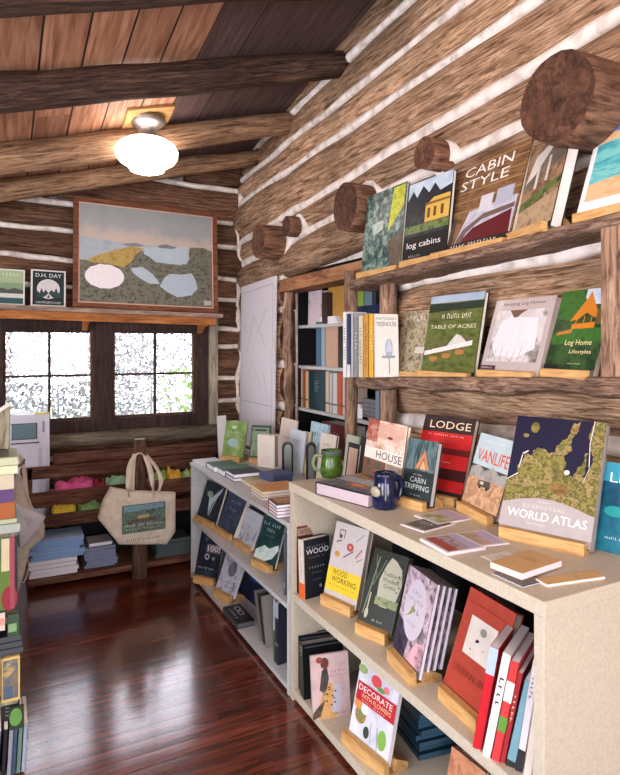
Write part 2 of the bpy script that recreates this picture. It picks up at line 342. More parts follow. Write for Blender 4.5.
def book_body(root, w, h, t, cover, page=None, hard=True, spine=None):
    page = page or PAPER; c = .0028 if hard else .0012; c = min(c, t*.18); ins = .004 if hard else .0006
    cv = MB(); cv.box((0, 0, 0), (w, c, h), cover); cv.box((0, t-c, 0), (w, t, h), cover); cv.box((0, 0, 0), (c, t, h), spine or cover)
    cv.build('cover', root)
    pg = MB(); pg.box((c, c, ins), (w-ins, t-c, h-ins), page); pg.build('pages', root)
def book(label, M, w, h, t, cover, art=(), page=None, hard=True, group=None, spine_art=None, spine=None, name='book', cat='book'):
    r = empty(name, label=label, cat=cat, group=group, mat=M)
    book_body(r, w, h, t, cover, page, hard, spine)
    if art: art_to(r, art, w, h)
    if spine_art:
        sp = MB()
        for a in spine_art:
            if a[0] == 't':   # runs down the spine
                _, s, cz, lz, wd, m = a
                put_text(sp, s, 0, 0, lz*h, wd*t, C(m), 0, fn=lambda q: (-.0005, t/2-q[2], cz*h-q[0]))
            else:
                _, z0, z1, m = a; pc = MB(); pc.poly([(-.0003, t, z0*h), (-.0003, 0, z0*h), (-.0003, 0, z1*h), (-.0003, t, z1*h)], C(m)); pc.build('spine_band', r)
        if sp.f: sp.build('spine_title', r)
    return r
def copy_tree(o, parent=None):
    c = o.copy(); COL.objects.link(c); c.parent = parent
    for ch in list(o.children): copy_tree(ch, c)
    return c
Z3 = Vector((0, 0, 1))
def solve_top(P, tu, tv, dirs):
    """a,b so that P + a*dirs[0] + b*dirs[1] shows at (tu,tv)"""
    r = ray(tu, tv)
    # P + a d0 + b d1 = O + s r
    A = Matrix(((dirs[0][0], dirs[1][0], -r[0]), (dirs[0][1], dirs[1][1], -r[1]), (dirs[0][2], dirs[1][2], -r[2])))
    s = A.inverted() @ (O-P); return s[0], s[1]
def stand(label, P, ex, ey, w, t, zs, hfront=.036, over=.0, inset=.0, slope=0):
    m = MB(); prof = [(-.03, 0), (.09, 0), (.09, .022), (t+.016, .05), (t+.008, .05), (t+.003, .008), (-.003, .008), (-.005, hfront), (-.03, hfront)]
    m.prism(prof, inset, w-inset, M_stand)
    o = m.build('book_stand', bevel=.001); o.matrix_world = frame(Vector((P[0], P[1], zs)), ex, ey, ex.cross(ey))
    return tag(o, label, 'book stand')
def face_book(label, L, R, TL, zs, t, cover, art=(), stnd=None, XL=None, XR=None, lean=None, hgt=None, group=None, page=None, hard=True, w=None, zoff=.036, spine=None, cat='book', inset=.012, spine_art=None):
    """front cover outwards: L,R bottom corners and TL top-left corner as seen; zs = surface height (value or function of Y)"""
    zf = zs if callable(zs) else (lambda Y: zs)
    if XL is not None:
        PL = px_(L[0], 300, XL); PR = px_(R[0], 300, XR); PL.z = PR.z = 0
        PL.z = zf(PL.y)+zoff; PR.z = PL.z if stnd is None or True else 0
    else:
        PL = pz(L[0], L[1], zs+zoff); PR = pz(R[0], R[1], zs+zoff)
    ex = PR-PL; ex.z = 0; W = ex.length; ex.normalize()
    ey = Z3.cross(ex)
    a, b = solve_top(PL, TL[0], TL[1], (Z3, ey)); ln = math.degrees(math.atan2(b, a)); raw = (a, ln)
    if lean is None: lean = max(6, min(24, ln))
    if True:
        # height so that the top-left edge shows at the right row for this lean
        c, s_ = math.cos(math.radians(lean)), math.sin(math.radians(lean)); up = Z3*c+ey*s_
        lo, hi = .02, 1.2
        for _ in range(40):
            mid = (lo+hi)/2
            if proj(PL+up*mid)[1] > TL[1]: lo = mid
            else: hi = mid
        h = lo
    if hgt: h = hgt
    extra = .02 if (stnd and zoff > .02) else 0.0
    back = up.cross(ex)*1.0
    yb = up.cross(ex); P0 = PL-up*extra
    W = w or W
    print('BOOK %-60s w %.2f h %.2f lean %.0f raw(%.2f,%.0f) at %.2f %.2f %.2f' % (label[:60], W, h, lean, raw[0], raw[1], PL.x, PL.y, PL.z))
    r = book(label, frame(P0, ex, yb, up), W, h+extra, t, cover, [], page, hard, group, spine=spine, cat=cat, spine_art=spine_art)
    if art:
        f = extra/(h+extra); g = []
        for a_ in art:   # art is given for the visible cover
            g.append(a_)
        sub = MB(); art_to_shift(r, g, W, h, extra)
    if stnd: stand(stnd, PL, ex, ey, W, t/ c, PL.z-zoff, inset=inset, hfront=zoff)
    return r
def art_to_shift(root, art, w, h, dz):
    n0 = set(root.children); art_to(root, art, w, h)
    for ch in root.children:
        if ch not in n0:
            me = ch.data
            for v in me.vertices: v.co.z += dz
def flat_book(label, A, B, Cc, zb, t, cover, art=(), page=None, hard=False, group=None, name='book', cat='book', depth=None, width=None):
    """lying flat: A front-left, B front-right, Cc back-left corner of the top face as seen"""
    z = zb+t; a, b, c = pz(*A, z), pz(*B, z), pz(*Cc, z)
    ex = (b-a); W = width or ex.length; ex.normalize(); up = Z3.cross(ex); D = depth or abs((c-a).dot(up))
    # spine side x=0; cover front faces up: local -y = +Z
    M = frame(a, ex, -Z3, up)
    return book(label, M, W, D, t, cover, art, page, hard, group, name=name, cat=cat)
def spine_book(label, P, ex, ex_t, h, depth, cover, lean=0, group=None, page=None, hard=False, spine_art=None, spine=None, fwd=0, art=()):
    """spine outwards: P bottom-left of the spine, ex unit direction of thickness (left to right), ex_t thickness"""
    ex = Vector(ex).normalized(); bk = Z3.cross(ex)      # away from the viewer
    th = math.radians(lean); up = Z3*math.cos(th)+ex*math.sin(th); side = ex*math.cos(th)-Z3*math.sin(th)
    # book local: x = away (cover width), y = thickness, z = up ; front cover on local -y side = left
    ey = side; exl = bk; M = frame(P, exl, ey, up)
    # handedness: x cross y = z  -> bk x side
    if exl.cross(ey).dot(up) < 0:
        ey = -side; M = frame(P+side*ex_t, exl, ey, up)
    return book(label, M, depth, h, ex_t, cover, art, page, hard, group, spine_art=spine_art, spine=spine)
# ================================================================== ROOM
WX, BY = 1.9, 5.0
def zc(x, y): return 3.39+.277*x-.144*y
XL0, YF = -2.2, -2.0
# floor
m = MB(); m.box((XL0-.1, YF-.1, -.05), (2.3, BY+.1, 0), M_floor); struct(m, 'floor')
# ceiling boards: light ones, and the dark panels near the log wall
m = MB()
def slab(m, x0, x1, y0, y1, mt, th=.04):
    m.hexa([(x0, y0, zc(x0, y0)), (x1, y0, zc(x1, y0)), (x1, y1, zc(x1, y1)), (x0, y1, zc(x0, y1))] + [(x0, y0, zc(x0, y0)+th), (x1, y0, zc(x1, y0)+th), (x1, y1, zc(x1, y1)+th), (x0, y1, zc(x0, y1)+th)], mt)
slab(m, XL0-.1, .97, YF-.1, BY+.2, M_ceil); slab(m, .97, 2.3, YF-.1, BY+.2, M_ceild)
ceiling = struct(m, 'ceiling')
# ---- log runs
def log_run(mb, a, b, rz, rx, mt, seed, cap=None, step=.16, wob=.16, taper=0, n=16):
    a = Vector(a); b = Vector(b); L = (b-a).length; k = max(3, int(L/step)); rnd = random.Random(seed)
    pts = []; rr = []
    for i in range(k+1):
        f = i/k; p = a.lerp(b, f)
        p.z += .012*noise.noise(Vector((seed*3.1, f*L*1.1, 0)))
        pts.append(p); rr.append(rz*(1+taper*(f-.5)))
    mb.t = rnd.random(); mb.tube(pts, rr, mt, n=n, wob=wob, sq=(rx/rz, 1), seed=seed, cap=cap)
def chink_run(mb, a, b, hz, dx, seed, n=8):
    a = Vector(a); b = Vector(b); L = (b-a).length; k = max(3, int(L/.07)); pts = []; rr = []
    for i in range(k+1):
        f = i/k; p = a.lerp(b, f); p.z += .014*noise.noise(Vector((seed*5.7+1, f*L*1.3, 2)))+.006*noise.noise(Vector((seed, f*L*6, 5)))
        pts.append(p); rr.append(hz*(1+.45*noise.noise(Vector((seed*2.3, f*L*2.6, 9)))))
    mb.t = .5; mb.tube(pts, rr, M_chink, n=n, sq=(dx/hz, 1))
# right wall: seams as heights at Y=0 and slope (z falls slightly with Y), measured on the wall plane
def seam(u, v, u2=None, v2=None, s=-.05):
    p = px_(u, v, WX)
    if u2 is not None:
        q = px_(u2, v2, WX); s = (q.z-p.z)/(q.y-p.y)
    return (p.z-s*p.y, s)
S = [seam(310, 97, 412, 0), seam(310, 127, 470, 0), seam(310, 157, 540, 0), seam(310, 202, 620, 17), seam(315, 229, 525, 125), seam(286, 278, 365, 247),
     seam(496, 267, 600, 246), (1.60, -.035), seam(612, 444, s=-.04), (1.02, -.03), (.78, -.02), (.53, -.01), (.27, 0), (.0, 0)]
S = [(a, max(-.085, min(0, s))) for a, s in S]
# keep them ordered at both ends
up_ = [(S[0][0]+.24*i, S[0][1]) for i in range(6, 0, -1)]
S = up_+S
SZ = lambda i, y: S[i][0]+S[i][1]*y
for i in range(len(S)-1): print('SEAM', i, round(SZ(i, 1), 3), round(SZ(i, 3), 3), round(SZ(i, 5), 3))
YO0, YO1 = 2.63, 4.02      # opening for the recessed shelf
wr = MB(); ck = MB()
for i in range(len(S)-1):
    zt0, zb0 = SZ(i, YF), SZ(i+1, YF); zt1, zb1 = SZ(i, BY), SZ(i+1, BY)
    mid = (SZ(i, 3.3)+SZ(i+1, 3.3))/2
    segs = [(YF, BY+.05)]
    if mid < 2.12: segs = [(YF, YO0), (YO1+.05, BY+.05)]
    for (ya, yb) in segs:
        za = (SZ(i, ya)+SZ(i+1, ya))/2; zb_ = (SZ(i, yb)+SZ(i+1, yb))/2
        # stop where the roof comes down
        yend = yb
        while yend > ya+.3 and (SZ(i, yend)+SZ(i+1, yend))/2 > zc(WX, yend)+.12: yend -= .1
        if yend <= ya+.35: continue
        zb_ = (SZ(i, yend)+SZ(i+1, yend))/2
        r = (SZ(i, (ya+yend)/2)-SZ(i+1, (ya+yend)/2))/2
        log_run(wr, (WX+.05, ya, za), (WX+.05, yend, zb_), r*1.0, .10, M_log_y, i*7+int(ya*3)+3, cap=M_endgrain, taper=((SZ(i, yend)-SZ(i+1, yend))-(SZ(i, ya)-SZ(i+1, ya)))/(2*r))
        if i > 0:
            y2 = yb
            while y2 > ya+.3 and SZ(i, y2) > zc(WX, y2)+.05: y2 -= .1
            chink_run(ck, (WX-.0, ya, SZ(i, ya)), (WX-.0, y2, SZ(i, y2)), .027 if i < 9 else .034, .03, i+int(ya*5)+.5)
# core behind the logs (light tight)
zt = 4.4
wr.t = .5
wr.box((WX+.08, YF-.1, 2.14), (WX+.16, BY+.1, zt), M_chink)
wr.box((WX+.08, YF-.1, -.05), (WX+.16, YO0-.02, 2.14), M_chink); wr.box((WX+.08, YO1+.02, -.05), (WX+.16, BY+.1, 2.14), M_chink)
wall_r = struct(wr, 'wall_right'); o = ck.build('chinking', wall_r)
# log ends poking out of the wall (purlin and tie-log stubs)
def stub(uc, vc, rpx, X0, L, seed, sq=(1, 1), ang=0, cap=M_endgrain):
    """centre of the cut face at pixel uc,vc, face at X0; L long towards the wall"""
    p = px_(uc, vc, X0); d = p.x*SN+p.y*CS; r = rpx*d/F
    m = MB(); m.t = random.Random(seed).random(); e = p+Vector((L, ang*L, 0)); k = 6
    m.tube([p.lerp(e, i/k) for i in range(k+1)], [r*.97]+[r]*k, M_bark, n=22, wob=.12, seed=seed, cap=cap)
    o = m.build('log_end', wall_r); print('STUB', p, r)
    # mortar collar round it
    c = MB(); c.tube([Vector((WX-.05, p.y+ang*(WX-.05-p.x), p.z)), Vector((WX+.02, p.y+ang*(WX-p.x), p.z))], r*1.22, M_chink, n=18, wob=.5, seed=seed+9); c.build('mortar_collar', wall_r)
stub(556, 98, 46, 1.66, .4, 1); stub(424, 153, 17, 1.76, .3, 2); stub(345, 206, 24, 1.72, .3, 3); stub(286, 226, 10, 1.76, .25, 4); stub(258, 241, 17, 1.68, .3, 5)
# ---- back wall
LX = XL0
bw = MB(); bk = MB()
BS = [(3.3, 3.3), (3.0, 2.955), (2.70, 2.66), (2.50, 2.455), (2.28, 2.17), (2.06, 1.99), (1.83, 1.731), (1.63, 1.583), (1.34, 1.303), (1.14, 1.119), (.93, .92), (.72, .72), (.48, .48), (.24, .24), (0, 0)]  # z at X=0 and X=1.9
def bz(i, x): return BS[i][0]+(BS[i][1]-BS[i][0])*x/1.9
WXa, WXb, WZa, WZb = -.06, 1.57, .93, 1.79
for i in range(len(BS)-1):
    midz = (bz(i, .8)+bz(i+1, .8))/2
    segs = [(LX, WX+.05)] if not (WZa < midz < WZb+.04) else [(LX, WXa), (1.66, WX+.05)]
    for xa, xb in segs:
        r = (bz(i, (xa+xb)/2)-bz(i+1, (xa+xb)/2))/2
        xs = xa
        while xs < xb-.3 and (bz(i, xs)+bz(i+1, xs))/2 > zc(xs, BY)+.08: xs += .1
        if xs >= xb-.2: continue
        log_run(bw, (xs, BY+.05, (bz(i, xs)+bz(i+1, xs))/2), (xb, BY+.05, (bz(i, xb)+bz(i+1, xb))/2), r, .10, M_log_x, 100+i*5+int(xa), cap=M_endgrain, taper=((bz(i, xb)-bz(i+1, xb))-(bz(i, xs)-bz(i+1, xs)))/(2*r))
        if i: chink_run(bk, (xs, BY-.0, bz(i, xs)), (xb, BY-.0, bz(i, xb)), .022, .03, 200+i)
# corner mortar, a wavy strip
pts = [Vector((WX-.035+.02*math.sin(z*9), BY-.045, z)) for z in [1.0+.08*k for k in range(25)]]
bk.tube(pts, [.022+.012*math.sin(k*1.9) for k in range(len(pts))], M_chink, n=8)
bw.t = .5
bw.box((LX-.1, BY+.08, WZb), (WX+.2, BY+.16, 3.4), M_chink); bw.box((LX-.1, BY+.08, -.05), (WX+.2, BY+.16, WZa), M_chink)
bw.box((LX-.1, BY+.08, WZa), (WXa, BY+.16, WZb), M_chink); bw.box((WXb, BY+.08, WZa), (WX+.2, BY+.16, WZb), M_chink)
wall_b = struct(bw, 'wall_back'); bk.build('chinking', wall_b)
# ---- left wall and front wall (behind the camera) with window openings
M_lw = wood('plain_wall_wood', ['4a3a30', '6d5646', '846a58', '9a806c'], 'Y', scale=10, stretch=6, bump=.2)
def wall_with_holes(name, fixed, axis, lo, hi, zlo, zhi, holes, mt):
    m = MB(); xs = lo
    def bx(a, b, z0, z1):
        if axis == 'Y': m.box((fixed-.1, a, z0), (fixed, b, z1), mt)
        else: m.box((a, fixed-.1, z0), (b, fixed, z1), mt)
    for (a, b, z0, z1) in sorted(holes):
        bx(xs, a, zlo, zhi); bx(a, b, zlo, z0); bx(a, b, z1, zhi); xs = b
    bx(xs, hi, zlo, zhi); return struct(m, name)
wall_with_holes('wall_left', XL0, 'Y', YF-.1, BY+.1, -.05, 3.2, [(-1.2, .6, .9, 2.2), (1.5, 3.1, .9, 2.0)], M_lw)
wall_with_holes('wall_front', YF, 'X', XL0-.1, 2.3, -.05, 4.4, [(-1.6, -.3, 0, 2.3), (.2, 1.5, .9, 2.3)], M_lw)
# ---- rafters
def rafter(a, b, r, label, seed, xa=-2.15, xb=1.93, mt=None, cap=None, tap=.75):
    def hit(u, v):
        R = ray(u, v); k = 1.0*r  # centre this far below the boards
        # O+sR : z = zc - k
        s = (3.39-k-EYE)/(R.z-.277*R.x+.144*R.y); return O+R*s
    p, q = hit(*a), hit(*b); d = (q-p)/(q.x-p.x)
    A = p+d*(xa-p.x); B = p+d*(xb-p.x); print('RAFTER', p, q, 'A', A, 'B', B)
    L = (B-A).length; m = MB(); k = int(L/.14); m.t = random.Random(seed).random()
    m.tube([(L*i/k, .01*noise.noise(Vector((seed, i*.3, 0))), .01*noise.noise(Vector((seed, i*.3, 5)))) for i in range(k+1)], [r*(1.06+(tap-1.06)*i/k) for i in range(k+1)], mt or M_beam, n=20, wob=.16, seed=seed, cap=M_endgrain)
    ex = (B-A).normalized(); ey = Z3.cross(ex).normalized(); ez = ex.cross(ey)
    o = m.build('ceiling_beam'); o.matrix_world = frame(A, ex, ey, ez)
    return tag(o, label, 'beam', 'round log rafters under the roof boards')
rafter((0, -11), (310, -23), .105, 'dark round log rafter cut by the top edge of the picture', 31)
rafter((0, 93), (310, 67), .105, 'dark brown round log rafter just in front of the round ceiling light', 32)
rafter((0, 160), (255, 127), .105, 'tan round log rafter with lamplight in its colour, right behind the glowing ceiling globe', 33, mt=M_beam_lit)
rafter((0, 191), (235, 160), .085, 'thin brown round log rafter closest to the back wall', 34, mt=M_beam_lit)
# ---- window in the back wall
def window():
    m = MB(); Y0, Y1 = BY-.06, BY+.1; D = M_trim_dark
    m.box((WXa, Y0, WZa-.02), (.02, Y1, WZb), D); m.box((.65, Y0, WZa-.02), (.80, Y1, WZb), D); m.box((1.475, Y0, WZa-.02), (1.575, Y1, WZb), D)
    m.box((.02, Y0, 1.715), (.65, Y1, WZb), D); m.box((.80, Y0, 1.715), (1.475, Y1, WZb), D)
    m.box((.02, Y0, WZa-.02), (.65, Y1, 1.02), D); m.box((.80, Y0, WZa-.02), (1.475, Y1, 1.02), D)
    f = struct(m, 'window_1', bevel=.003)
    for x0, x1 in ((.02, .65), (.80, 1.475)):
        s = MB(); w = .018; ya, yb = BY-.02, BY+.02
        s.box((x0, ya, 1.02), (x0+w, yb, 1.715), M_sash); s.box((x1-w, ya, 1.02), (x1, yb, 1.715), M_sash)
        s.box((x0+w, ya, 1.695), (x1-w, yb, 1.715), D); s.box((x0+w, ya, 1.02), (x1-w, yb, 1.035), M_sash)
        xm = (x0+x1)/2; s.box((xm-.009, ya, 1.035), (xm+.009, yb, 1.695), D); s.box((x0+w, ya+.002, 1.355), (x1-w, yb-.002, 1.372), D)
        so = s.build('sash', f)
        g = MB(); g.box((x0+w, BY-.002, 1.035), (x1-w, BY+.002, 1.695), M_glass); g.build('pane', so)
    return f
window()
m = MB(); m.box((1.58, BY-.09, .86), (1.655, BY+.06, 1.86), M_greyboard); struct(m, 'trim_1', bevel=.003)
# rounded sill log under the window
m = MB(); m.t = .3; k = 16
m.tube([(-.3+1.95*i/k, BY-.1, .875) for i in range(k+1)], .055, M_live_y if False else wood('sill_log_wood', ['2e2721', '5c5145', '776a5a', '948674'], 'X', scale=14, stretch=8, bump=.5), n=14, wob=.15, seed=4)
struct(m, 'trim_2')
# ---- shelf over the window
sh = empty('wall_shelf', (0, 4.9, 1.85), 'long narrow wooden shelf above the window holding the framed map', 'shelf')
sh.rotation_euler = (0, math.radians(1.0), 0)
m = MB(); m.t = .4; m.box((-1.9, -.19, .0), (1.63, .07, .035), wood('shelf_top_wood', ['4a3a33', '7d685c', '9a8375', 'b59d8d'], 'X', scale=14, stretch=8, bump=.4)); m.build('shelf_board', sh, bevel=.004)
m = MB(); m.box((-1.9, -.16, -.062), (1.58, -.135, 0), M_orange); m.build('apron', sh, bevel=.002)
for x in (-.7, .585, 1.50):
    m = MB(); m.prism([(.05, 0), (.05, -.13), (.0, -.12), (-.06, -.08), (-.12, -.07), (-.165, -.03), (-.165, 0)][::-1], x-.018, x+.018, M_orange); m.build('bracket', sh, bevel=.002)
def on_shelf_z(x): return 1.85+.036-.01746*x
# framed map picture
PYm = 4.84
TLm, TRm, BRm, BLm = py_(68.5, 195.5, PYm+.02), py_(213.5, 209, PYm+.02), py_(218, 311.5, PYm-.06), py_(72.5, 305, PYm-.06)
w = (BRm-BLm).length; h = ((TLm-BLm).length+(TRm-BRm).length)/2
print('MAP', TLm, TRm, BRm, BLm, w, h)
ex = (BRm-BLm).normalized(); ex = Vector((ex.x, 0, ex.z)).normalized(); up = ((TLm+TRm)/2-(BLm+BRm)/2).normalized(); ey = up.cross(ex).normalized(); up = ex.cross(ey)
BLm.z = on_shelf_z(BLm.x)+.004
mp = empty('framed_map', label='large framed painted map of a bay with pale lakes, on the shelf above the window', cat='picture', mat=frame(BLm, ex, ey, up))
fw = .038
m = MB(); m.box((0, -.012, 0), (w, .012, fw), M_frame); m.box((0, -.012, h-fw), (w, .012, h), M_frame); m.box((0, -.012, fw), (fw, .012, h-fw), M_frame); m.box((w-fw, -.012, fw), (w, .012, h-fw), M_frame); m.build('frame', mp, bevel=.003)
m = MB(); m.box((fw, -.003, fw), (w-fw, .006, h-fw), solid('c9a08f', .6)); m.build('mat_border', mp)
pic = MB()
def q(x, z): return (fw+.01+x*(w-2*fw-.02), -.0034, fw+.01+z*(h-2*fw-.02))
def shp(pts, mt, dy): pic.poly([(a, b-dy, c) for a, b, c in (q(x, z) for x, z in pts)], mt)
land = mottle(['3a3a30', '5c5a4c', '77756a', '494a3e'], 40, .6); 
skym, nt_, b_ = new_mat('map_sky')
tc = nt_.nodes.new('ShaderNodeTexCoord'); sp_ = nt_.nodes.new('ShaderNodeSeparateXYZ'); nt_.links.new(tc.outputs['Object'], sp_.inputs[0])
nz = nt_.nodes.new('ShaderNodeTexNoise'); nz.inputs['Scale'].default_value = 6; nt_.links.new(tc.outputs['Object'], nz.inputs['Vector'])
ad = nt_.nodes.new('ShaderNodeMath'); ad.operation = 'MULTIPLY_ADD'; ad.inputs[1].default_value = .25; nt_.links.new(nz.outputs['Fac'], ad.inputs[0]); nt_.links.new(sp_.outputs[2], ad.inputs[2])
mr = nt_.nodes.new('ShaderNodeMapRange'); mr.inputs[1].default_value = h*.6+.1; mr.inputs[2].default_value = h+.1; nt_.links.new(ad.outputs[0], mr.inputs[0])
rr = ramp(nt_, [(0, 'c0aa9c'), (.3, 'b5a69c'), (.5, '98999a'), (1, '838c8c')]); nt_.links.new(mr.outputs[0], rr.inputs[0]); nt_.links.new(rr.outputs[0], b_.inputs['Base Color']); b_.inputs['Roughness'].default_value = .6
shp([(0, 0), (1, 0), (1, 1), (0, 1)], skym, 0)
shp([(0, .34), (.0, .66), (.3, .63), (.6, .62), (.8, .61), (.81, .3)], mottle(['8f9aa3', 'a5adb3', '9aa6ae'], 9, .6), .0002)
shp([(0, 0), (1, 0), (1, .62), (.93, .655), (.82, .645), (.80, .5), (.75, .44), (.55, .45), (.46, .55), (.42, .58), (.3, .54), (.1, .42), (0, .42)], land, .0004)
shp([(.47, .6), (.8, .65), (.815, .52), (.79, .455), (.66, .445), (.55, .47), (.46, .53)], mottle(['a3b2c0', 'b0bcc7'], 8, .6), .0006)
shp([(.04, .415), (.12, .48), (.24, .54), (.36, .6), (.46, .585), (.4, .52), (.37, .44), (.31, .37), (.2, .4), (.1, .4)], mottle(['94803f', 'b59858', '7f6c3a'], 36, .6), .0008)
shp([(.3, .62), (.4, .64), (.47, .62), (.42, .6), (.33, .6)], solid('7b7d85'), .0006); shp([(.56, .63), (.63, .655), (.72, .63), (.68, .61), (.58, .61)], solid('74767f'), .0010)
shp([(.175+.14*math.cos(t*math.pi/12), .265+.125*math.sin(t*math.pi/12)*(1+.05*math.sin(3*t))) for t in range(24)], solid('e6dfe2'), .0010)
shp([(.36, .37), (.45, .39), (.52, .33), (.56, .27), (.58, .22), (.5, .22), (.43, .27), (.38, .32)], solid('adb9c4'), .0010)
shp([(.58, .2), (.62, .3), (.66, .34), (.75, .34), (.83, .36), (.86, .3), (.88, .2), (.83, .12), (.72, .09), (.64, .14)], solid('abb8c4'), .0010)
shp([(.93, .02), (.99, .02), (.99, .07), (.93, .07)], solid('b0ab9c'), .0010)
pic.build('map_print', mp)
# two little signs left of the map
def sign(label, ul, ur, vt, vb, art):
    a, b = py_(ul, vb, 4.78), py_(ur, vb, 4.78); t_ = py_(ul, vt, 4.83); z0 = on_shelf_z(a.x); ex = Vector((1, 0, -.017)).normalized(); H = t_.z-z0; W = b.x-a.x
    th = math.radians(8); up = Vector((0, math.sin(th), math.cos(th))); ey = up.cross(ex).normalized(); up = ex.cross(ey)
    r = empty('sign_print', label=label, cat='sign', mat=frame(Vector((a.x, 4.77, z0)), ex, ey, up))
    m = MB(); m.box((0, 0, 0), (W, .012, H), solid('d9d5d2', .6)); m.build('panel', r)
    art_to(r, art, W, H, names=('sign_picture', 'sign_lettering'))
DK = '1d2a2e'
sign('small white-edged dark sign reading D.H. DAY campground with tent and moon', 30.5, 65.5, 269, 304.5,
     [('r', .05, .04, .95, .96, DK), ('t', 'D.H. DAY', .5, .85, .74, .1, 'dfe0dd'), ('e', .5, .48, .33, .27, 'cfc9cb'), ('p', [(.15, .25), (.2, .42), (.25, .36), (.3, .5), (.36, .38), (.42, .46), (.5, .36), (.58, .46), (.66, .4), (.72, .52), (.78, .38), (.85, .44), (.88, .25)], '2e4040'), ('p', [(.36, .24), (.5, .36), (.64, .24)], 'c9c4b8'), ('p', [(.45, .24), (.5, .32), (.55, .24)], DK), ('t', 'CAMPGROUND', .5, .11, .72, .06, 'c4c6c4')])
sign('small white-edged green sign of a shoreline, at the far left end of the shelf', -6, 24.5, 268, 304,
     [('r', .05, .04, .95, .96, '7f9a78'), ('r', .05, .62, .95, .96, 'a2b48e'), ('t', 'STORMS', .5, .86, .7, .09, 'd5dccb'), ('p', [(.05, .3), (.05, .42), (.25, .47), (.45, .42), (.65, .48), (.95, .42), (.95, .3)], '4c4f4c'), ('r', .05, .2, .95, .32, 'c9ccc5'), ('r', .05, .04, .95, .2, '2f5455')])
# ---- ceiling light
lp = pz(0, 0, 9); R = ray(147, 117); s = (3.39-EYE)/(R.z-.277*R.x+.144*R.y); lp = O+R*s; print('LAMP', lp)
nrm = Vector((.277, -.144, -1)).normalized()
lt = empty('ceiling_light', lp, 'glowing white schoolhouse globe light on a square plate under the roof boards', 'ceiling light')
exn = Vector((1, 0, .277)).normalized(); eyn = nrm.cross(exn); Rm = frame((0, 0, 0), exn, eyn, nrm)
def loc_build(mb, name, par, rot=None, bevel=0):
    o = mb.build(name, par, bevel=bevel)
    if rot is not None: o.matrix_local = rot
    return o
M_met = solid('8f8782', .35, .7, name='brushed_nickel')
m = MB(); m.box((-.15, -.15, 0), (.15, .15, .02), M_stand); loc_build(m, 'mounting_board', lt, Rm, .003)
m = MB(); m.lathe([(0, -.005), (.115, -.01), (.118, -.03), (.10, -.05), (.075, -.065), (.055, -.09), (.06, -.12), (.085, -.135), (.085, -.155), (0, -.155)], M_met, n=32); loc_build(m, 'metal_fitter', lt)
M_globe = emit('ffeee4', 11, 'lit_opal_glass')
m = MB(); m.lathe([(.07, -.135), (.08, -.145), (.13, -.155), (.175, -.182), (.195, -.22), (.192, -.258), (.172, -.288), (.14, -.308), (.12, -.32), (.105, -.345), (.06, -.36), (0, -.365)], M_globe, n=40); loc_build(m, 'glass_globe', lt)
# ================================================================== LIGHT
def area(name, loc, rot, sx, sy, e, col=(1, 1, 1)):
    l = bpy.data.lights.new(name, 'AREA'); l.shape = 'RECTANGLE'; l.size = sx; l.size_y = sy; l.energy = e; l.color = col
    o = bpy.data.objects.new(name, l); COL.objects.link(o); o.location = loc; o.rotation_euler = rot
H2 = math.pi/2
area('daylight_left_near', (XL0-.15, -.3, 1.55), (0, -H2, 0), 1.3, 1.8, 42, (.93, .95, 1))
area('daylight_left_far', (XL0-.15, 2.3, 1.45), (0, -H2, 0), 1.1, 1.6, 60, (.9, .94, 1))
area('daylight_door_behind', (-.95, YF-.15, 1.15), (H2, 0, 0), 1.3, 2.3, 24, (1, .96, .93))
area('daylight_window_behind', (.85, YF-.15, 1.6), (H2, 0, 0), 1.3, 1.4, 25, (1, .95, .9))
def lamp(name, loc, e, r=.15, col=(1, .86, .74)):
    l = bpy.data.lights.new(name, 'POINT'); l.energy = e; l.shadow_soft_size = r; l.color = col
    o = bpy.data.objects.new(name, l); COL.objects.link(o); o.location = loc
lamp('room_lamp_behind', (.35, .8, 2.9), 38)
sun = bpy.data.lights.new('sun', 'SUN'); sun.energy = 4; sun.angle = .02; so = bpy.data.objects.new('sun', sun); COL.objects.link(so); so.rotation_euler = (math.radians(40), math.radians(-25), 0)
wd = bpy.data.worlds.new('sky'); SC.world = wd; wd.use_nodes = True; nt = wd.node_tree; bg = nt.nodes['Background']
sky = nt.nodes.new('ShaderNodeTexSky'); sky.sky_type = 'NISHITA'; sky.sun_disc = False; sky.sun_elevation = math.radians(50); sky.sun_rotation = math.radians(200); sky.dust_density = 3
mxs = nt.nodes.new('ShaderNodeMixRGB'); mxs.inputs[0].default_value = .7; mxs.inputs[2].default_value = (8, 7.7, 8.3, 1)
nt.links.new(sky.outputs[0], mxs.inputs[1]); nt.links.new(mxs.outputs[0], bg.inputs[0]); bg.inputs[1].default_value = 1.25
SC.view_settings.view_transform = 'Standard'; SC.view_settings.look = 'None'; SC.view_settings.gamma = 1; SC.view_settings.exposure = 0
SC.cycles.use_denoising = True; SC.cycles.max_bounces = 6; SC.cycles.sample_clamp_indirect = 6
